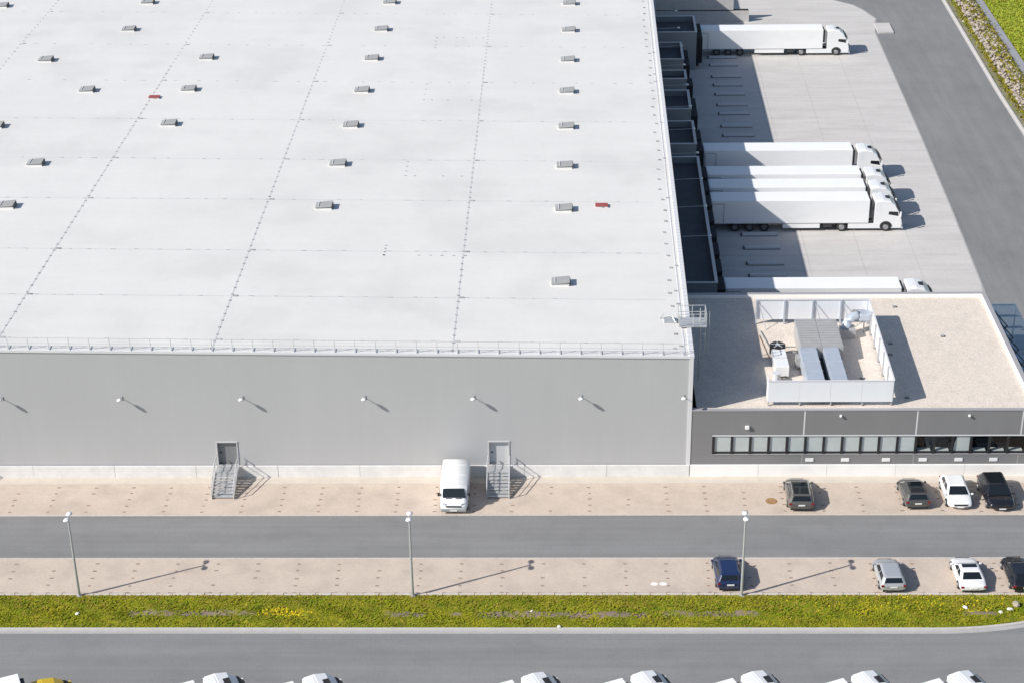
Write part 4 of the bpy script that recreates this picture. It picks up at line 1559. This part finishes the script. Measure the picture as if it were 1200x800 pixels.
# ------------------------------------------------------------------ white van
def make_van(loc, rz):
    r = empty('delivery_van', loc, rz)
    tag(r, 'white panel van parked nose-out by the hall stairs', 'van')
    L, hw, H = 4.65, 1.02, 1.90
    # local +y nose; profile stations: y, top, half width
    st_ = [(-.50, 1.84, .95), (-.47, 1.90, .99), (-.1, 1.91, 1.0), (.26, 1.90, .99), (.335, 1.80, .965)]
    rings = []
    for t, z, k in st_:
        y, w = t * L, hw * k
        rings.append([(w * .9, y, .28), (w, y, .40), (w, y, 1.05), (w * .985, y, z - .13), (w * .93, y, z - .025), (0, y, z),
                      (-w * .93, y, z - .025), (-w * .985, y, z - .13), (-w, y, 1.05), (-w, y, .40), (-w * .9, y, .28)])
    mb = MB()
    mb.loft(rings)
    mb.build('cargo_body', m_white, r, smooth=True)
    rings = []
    for t, z, k in ((.30, 1.16, .985), (.40, 1.06, .97), (.46, .92, .93), (.49, .72, .86)):
        y, w = t * L, hw * k
        rings.append([(w * .9, y, .26), (w, y, .40), (w, y, z * .7), (w * .93, y, z - .06), (w * .7, y, z), (0, y, z + .02),
                      (-w * .7, y, z), (-w * .93, y, z - .06), (-w, y, z * .7), (-w, y, .40), (-w * .9, y, .26)])
    mb = MB()
    mb.loft(rings)
    mb.build('bonnet', m_white, r, smooth=True)
    # windscreen leaning from bonnet to roof
    y0, y1 = .385 * L, .335 * L
    mb = MB()
    mb.loft([[(-.80, y0 + .03, 1.10), (.80, y0 + .03, 1.10), (.74, y1 + .03, 1.72), (-.74, y1 + .03, 1.72)],
             [(-.86, y1 - .1, 1.05), (.86, y1 - .1, 1.05), (.80, y1 - .1, 1.76), (-.80, y1 - .1, 1.76)]])
    mb.build('windscreen', m_glass, r)
    for s in (-1, 1):
        mb = MB()
        mb.prism([(.20 * L, 1.16), (.345 * L, 1.16), (.315 * L, 1.58), (.20 * L, 1.62)], 0, s * hw * .955, s * (hw * .985 + .005))
        mb.build('side_window', m_glass, r)
        mb = MB()
        mb.prism([(s * .86, .47 * L), (s * .55, .492 * L), (s * .55, .44 * L), (s * .86, .42 * L)], 2, .66, .86)
        mb.build('head_lamp', m_head, r, bevel=.02)
        MB().box(s * 1.10 - .08, s * 1.10 + .08, .33 * L, .33 * L + .10, 1.10, 1.36).build('mirror', m_black, r, bevel=.02)
        for t in (-.31, .32):
            wheel(r, (s * (hw - .12), t * L, .32), WH_VAN)
        MB().box(s * .93 - .05, s * .93 + .05, -.505 * L, -.49 * L, .9, 1.3).build('tail_lamp', m_tail, r)
        MB().box(s * 0.35 - .22, s * .35 + .22, .402 * L, .412 * L, 1.075, 1.10).build('wiper', m_black, r)
    MB().box(-.55, .55, .485 * L, .498 * L, .60, .70).build('grille', m_black, r)
    MB().box(-.92, .92, .455 * L, .505 * L, .22, .48).build('bumper', m_vent, r, bevel=.05)
    MB().box(-.26, .26, .504 * L, .512 * L, .30, .40).build('number_plate', m_plate, r)
    MB().box(-.012, .012, -.505 * L, -.498 * L, .5, 1.7).build('door_gap', m_black, r)
    for t in (-.3, 0.0, .2):
        MB().box(-.78, .78, t * L - .015, t * L + .015, 1.895, 1.915).build('roof_rib', m_white, r)
    return r
make_van((-17.20, -2.95, 0.03), math.pi - 0.01)

# ------------------------------------------------------------------ articulated lorries
def make_truck(cab_mat, zt=3.20):
    """local +x nose, rear of the trailer at x = 0"""
    r = empty('articulated_truck')
    LT = 14.95
    hw = 1.10
    zb = 0.86
    tb = MB().box(0, LT, -hw, hw, zb, zt).build('trailer_body', m_trailer, r, bevel=0.035)
    for s in (-1, 1):
        y0, y1 = sorted((s * hw, s * (hw + .012)))
        mb = MB()
        mb.box(0.05, 0.13, y0, y1, zb + .05, zt - .35)
        mb.box(1.18, 1.24, y0, y1, zb + .05, zt - .35)
        mb.box(0.05, 1.24, y0, y1, zt - .35, zt - .29)
        mb.build('door_outline', m_vent, tb)
        mb = MB()
        mb.box(0.02, LT - .02, y0, y1, zb + .0, zb + .07)
        mb.build('side_rail', m_trim, tb)
        y0, y1 = sorted((s * (hw - .02), s * (hw - .06)))
        MB().box(6.85, 10.35, y0, y1, .36, .80).build('side_skirt', m_trailer, r)
        y0, y1 = sorted((s * .42, s * .52))
        MB().box(.3, LT - .6, y0, y1, .62, .85).build('chassis_beam', m_chassis, r)
    for k in range(2):
        y0 = -hw + .02 if k == 0 else .01
        MB().box(-.035, -.002, y0, y0 + hw - .03, zb + .04, zt - .05).build('rear_door', m_trailer, r)
    MB().box(-.05, .05, -hw + .05, hw - .05, .38, .55).build('rear_bumper', m_chassis, r)
    MB().box(LT + .002, LT + .26, -.85, .85, 1.55, zt - .2).build('cooling_unit', m_chassis, r, bevel=.06)  # coloured dark to stand in for the shaded gap behind the cab
    MB().box(10.7, 11.5, -hw + .1, hw - .1, .40, .84).build('pallet_box', m_chassis, r)
    for xw in (2.3, 3.7, 5.1):
        for s in (-1, 1):
            wheel(r, (xw, s * (hw - .20), .44), WH_TRL, math.pi / 2)
    # tractor
    cx = 15.48
    prof = [(cx, .62), (cx, 2.70), (cx + .12, 3.10), (cx + .75, 3.16), (cx + 1.45, 3.02), (cx + 1.95, 2.66), (cx + 2.30, 2.0), (cx + 2.62, 1.25), (cx + 2.70, .75), (cx + 2.66, .30), (cx + 1.66, .30), (cx + 1.60, .62)]
    rings = []
    for y, k in ((-hw + .04, .965), (-hw + .10, .99), (-hw + .35, 1.0), (0, 1.0), (hw - .35, 1.0), (hw - .10, .99), (hw - .04, .965)):
        ring = []
        for x, z in prof:
            zz = .3 + (z - .3) * k if z > 2 else z
            xx = cx + (x - cx) * (k if x > cx + 1.9 else 1)
            ring.append((xx, y, zz))
        rings.append(ring)
    mb = MB()
    mb.loft(rings)
    cab = mb.build('cab', cab_mat, r, smooth=False, bevel=.02)
    mb = MB()
    mb.loft([[(cx + 2.34, -hw + .16, 2.0), (cx + 2.66, -hw + .12, 1.28), (cx + 2.66, hw - .12, 1.28), (cx + 2.34, hw - .16, 2.0)],
             [(cx + 2.22, -hw + .16, 2.0), (cx + 2.54, -hw + .12, 1.28), (cx + 2.54, hw - .12, 1.28), (cx + 2.22, hw - .16, 2.0)]])
    mb.build('windscreen', m_glass, cab)
    mb = MB()
    mb.prism([(cx + 2.0, 2.52), (cx + 2.36, 2.1), (cx + 2.5, 2.02), (cx + 2.16, 2.46)], 1, -hw + .1, hw - .1)
    mb.build('sun_visor', m_black, cab)
    MB().box(cx + 1.05, cx + 1.45, -.32, .32, 3.03, 3.10).build('roof_hatch', m_black, cab)
    MB().box(cx + .02, cx + .65, -.8, .8, 3.1, 3.17).build('air_deflector', cab_mat, cab, bevel=.03)
    for s in (-1, 1):
        mb = MB()
        a, b = s * (hw - .10), s * (hw - .025)
        mb.prism([(cx + 1.30, 1.72), (cx + 2.26, 1.55), (cx + 2.18, 1.98), (cx + 1.34, 2.02)], 1, min(a, b), max(a, b))
        mb.build('side_window', m_glass, cab)
        MB().box(cx + 2.36, cx + 2.50, s * (hw + .13) - .07, s * (hw + .13) + .07, 1.55, 2.05).build('mirror', cab_mat, cab, bevel=.02)
        MB().tube((cx + 2.38, s * (hw - .05), 2.05), (cx + 2.42, s * (hw + .13), 2.0), .03).build('mirror_arm', m_black, cab)
        MB().box(cx + 2.62, cx + 2.73, s * .8 - .18, s * .8 + .18, .55, .75).build('head_lamp', m_head, cab)
        y0, y1 = sorted((s * (hw - .02), s * (hw - .1)))
        MB().box(cx - 2.45, cx + .60, y0, y1, .30, .80).build('side_fairing', cab_mat, r)
        y0, y1 = sorted((s * (hw - .12), s * (hw + .0)))
        mb = MB()
        n = 12
        oc, ic = [], []
        for i in range(n + 1):
            t = math.pi * i / n
            oc.append((cx + 1.12 + .58 * math.cos(t), .46 + .56 * math.sin(t)))
        mb.prism(oc, 1, y0 + .001 * s, y1 + .001 * s)
        mb.build('wheel_arch', m_black, cab)
        y0, y1 = sorted((s * (hw - .16), s * (hw - .03)))
        MB().box(cx + .02, cx + .52, y0, y1, 2.1, 2.95).build('wind_deflector', cab_mat, cab)
        wheel(r, (cx + 1.12, s * (hw - .15), .44), WH_TRK, math.pi / 2)
        wheel(r, (cx - 3.05, s * (hw - .17), .44), WH_TRK, math.pi / 2)
        y0, y1 = sorted((s * .30, s * .42))
        MB().box(cx - 3.7, cx + .2, y0, y1, .5, .70).build('tractor_beam', m_chassis, r)
    MB().box(cx + 2.66, cx + 2.74, -.7, .7, .40, 1.1).build('grille', m_black, r)
    MB().box(cx + 2.64, cx + 2.76, -hw + .08, hw - .08, .22, .42).build('bumper', cab_mat, r, bevel=.03)
    return r
truck = make_truck(m_white)
GT = 'lorries backed onto the docks'
docked = [((5.0, 45.18), 'white articulated lorry nearest the long line of bare guides, whole side showing'),
          ((5.08, 48.45), 'white articulated lorry hemmed in second in the row of four'),
          ((5.15, 51.75), 'white articulated lorry hemmed in third in the row of four'),
          ((5.28, 58.05), 'white articulated lorry at the end of the row of four, beside a gap'),
          ((7.45, 96.95), 'white articulated lorry docked by itself at the deepest dock pod'),
          ((4.75, 26.2), 'white articulated lorry half hidden behind the gravel roofed annex')]
docked[0] = (docked[0][0], 'white articulated lorry at the open end of the row of four, whole side showing')
for i, ((x, y), lb) in enumerate(docked):
    o = truck if i == 0 else copy_tree(truck)
    o.location = (x, y, 0.03)
    tag(o, lb, 'lorry', GT)
# lorries waiting nose-in at the far kerb of the front road
GP = 'lorries parked at an angle along the front road'
HEAD = math.radians(24)
def park(o, u, v, lb, lx=16.75, zt=3.1):
    P = uz(u, v, zt)
    # the far roof corner of the cab sits at P
    c, s = math.cos(HEAD), math.sin(HEAD)
    ly = 1.06
    o.rotation_euler.z = HEAD
    o.location = (P.x - (lx * c - ly * s), P.y - (lx * s + ly * c), 0.004)
    tag(o, lb, 'lorry', GP)
lab = 'white lorry cab parked at an angle on the front road'
truck_low = make_truck(m_white, 2.98)
SPECIAL = {0: 'white lorry parked at an angle, next along from the yellow cab', 1: 'white lorry parked at an angle, second along from the yellow cab',
           2: 'white lorry parked at an angle across the wide gap from the yellow cab'}
for k, (u, v) in enumerate(((261, 785.5), (377, 786.5), (633, 785), (761, 783), (890, 783), (1019, 783), (1131, 783))):
    park(truck_low if k == 0 else copy_tree(truck_low), u, v, SPECIAL.get(k, lab))
ty = make_truck(m_yellow)
for ch in ty.children:
    if ch.name.startswith('cab'):
        ch.scale.z = 0.78
park(ty, 20, 789, 'lorry with yellow cab parked at an angle on the front road', 14.9, 3.2)

# ------------------------------------------------------------------ small things
P = uz(904, 587)
mc = empty('manhole_cover', (P.x, P.y, 0.03))
tag(mc, 'rusty brown round manhole cover in the beige paving', 'manhole')
MB().tube((0, 0, -.02), (0, 0, .006), .43, 24).build('rim', m_rust, mc)
MB().tube((0, 0, .006), (0, 0, .014), .36, 24).build('lid', m_rust, mc)
random.seed(77)
for (u, v, s, lb, nm) in ((1191, 711, .34, 'pale boulder, largest at the rounded grass end', 'boulder'), (1183, 716, .2, 'small pale stone against the largest boulder', 'stone'),
                          (1172, 719, .14, 'small pale stone lying left over beside bare soil', 'stone'), (1131, 714, .16, 'yellowish stone alone in the grass before the white coupe', 'stone'),
                          (91, 721, .13, 'white stone in the grass before a lamp post', 'stone'), (655, 736, .13, 'white stone lying right at the road kerb', 'stone'),
                          (623, 718, .10, 'tiny pale stone in the grass strip middle', 'stone'), (1129, 26, .2, 'small white stone on the verge by the rubble', 'stone')):
    P = uz(u, v)
    mb = MB()
    stone_mesh(mb, (0, 0, s * .35), s)
    o = mb.build(nm, m_litter if s < .3 else m_rock, loc=(P.x, P.y, 0.14 if v > 100 else 0.02))
    tag(o, lb, 'stone')
P = uz(772, 684)
for k, dx in enumerate((-.3, .3)):
    mb = MB()
    mb.prism([(math.cos(2 * math.pi * i / 12) * .26, math.sin(2 * math.pi * i / 12) * .2) for i in range(12)], 2, 0, .006)
    o = mb.build('paint_spot', m_litter, loc=(P.x + dx, P.y, .031))
    tag(o, 'pale round spot of spilled paint on the beige bay', 'paint spot', 'spots of paint in the bay')
# pale forecourt paving under the canopy
o = sheet('footpath', [(25.28, 4.0), (29.4, 4.0), (29.4, 18.9), (25.28, 18.9)], 0.010, m_yard)
tag(o, 'pale paving beneath the glass canopy', 'footpath')
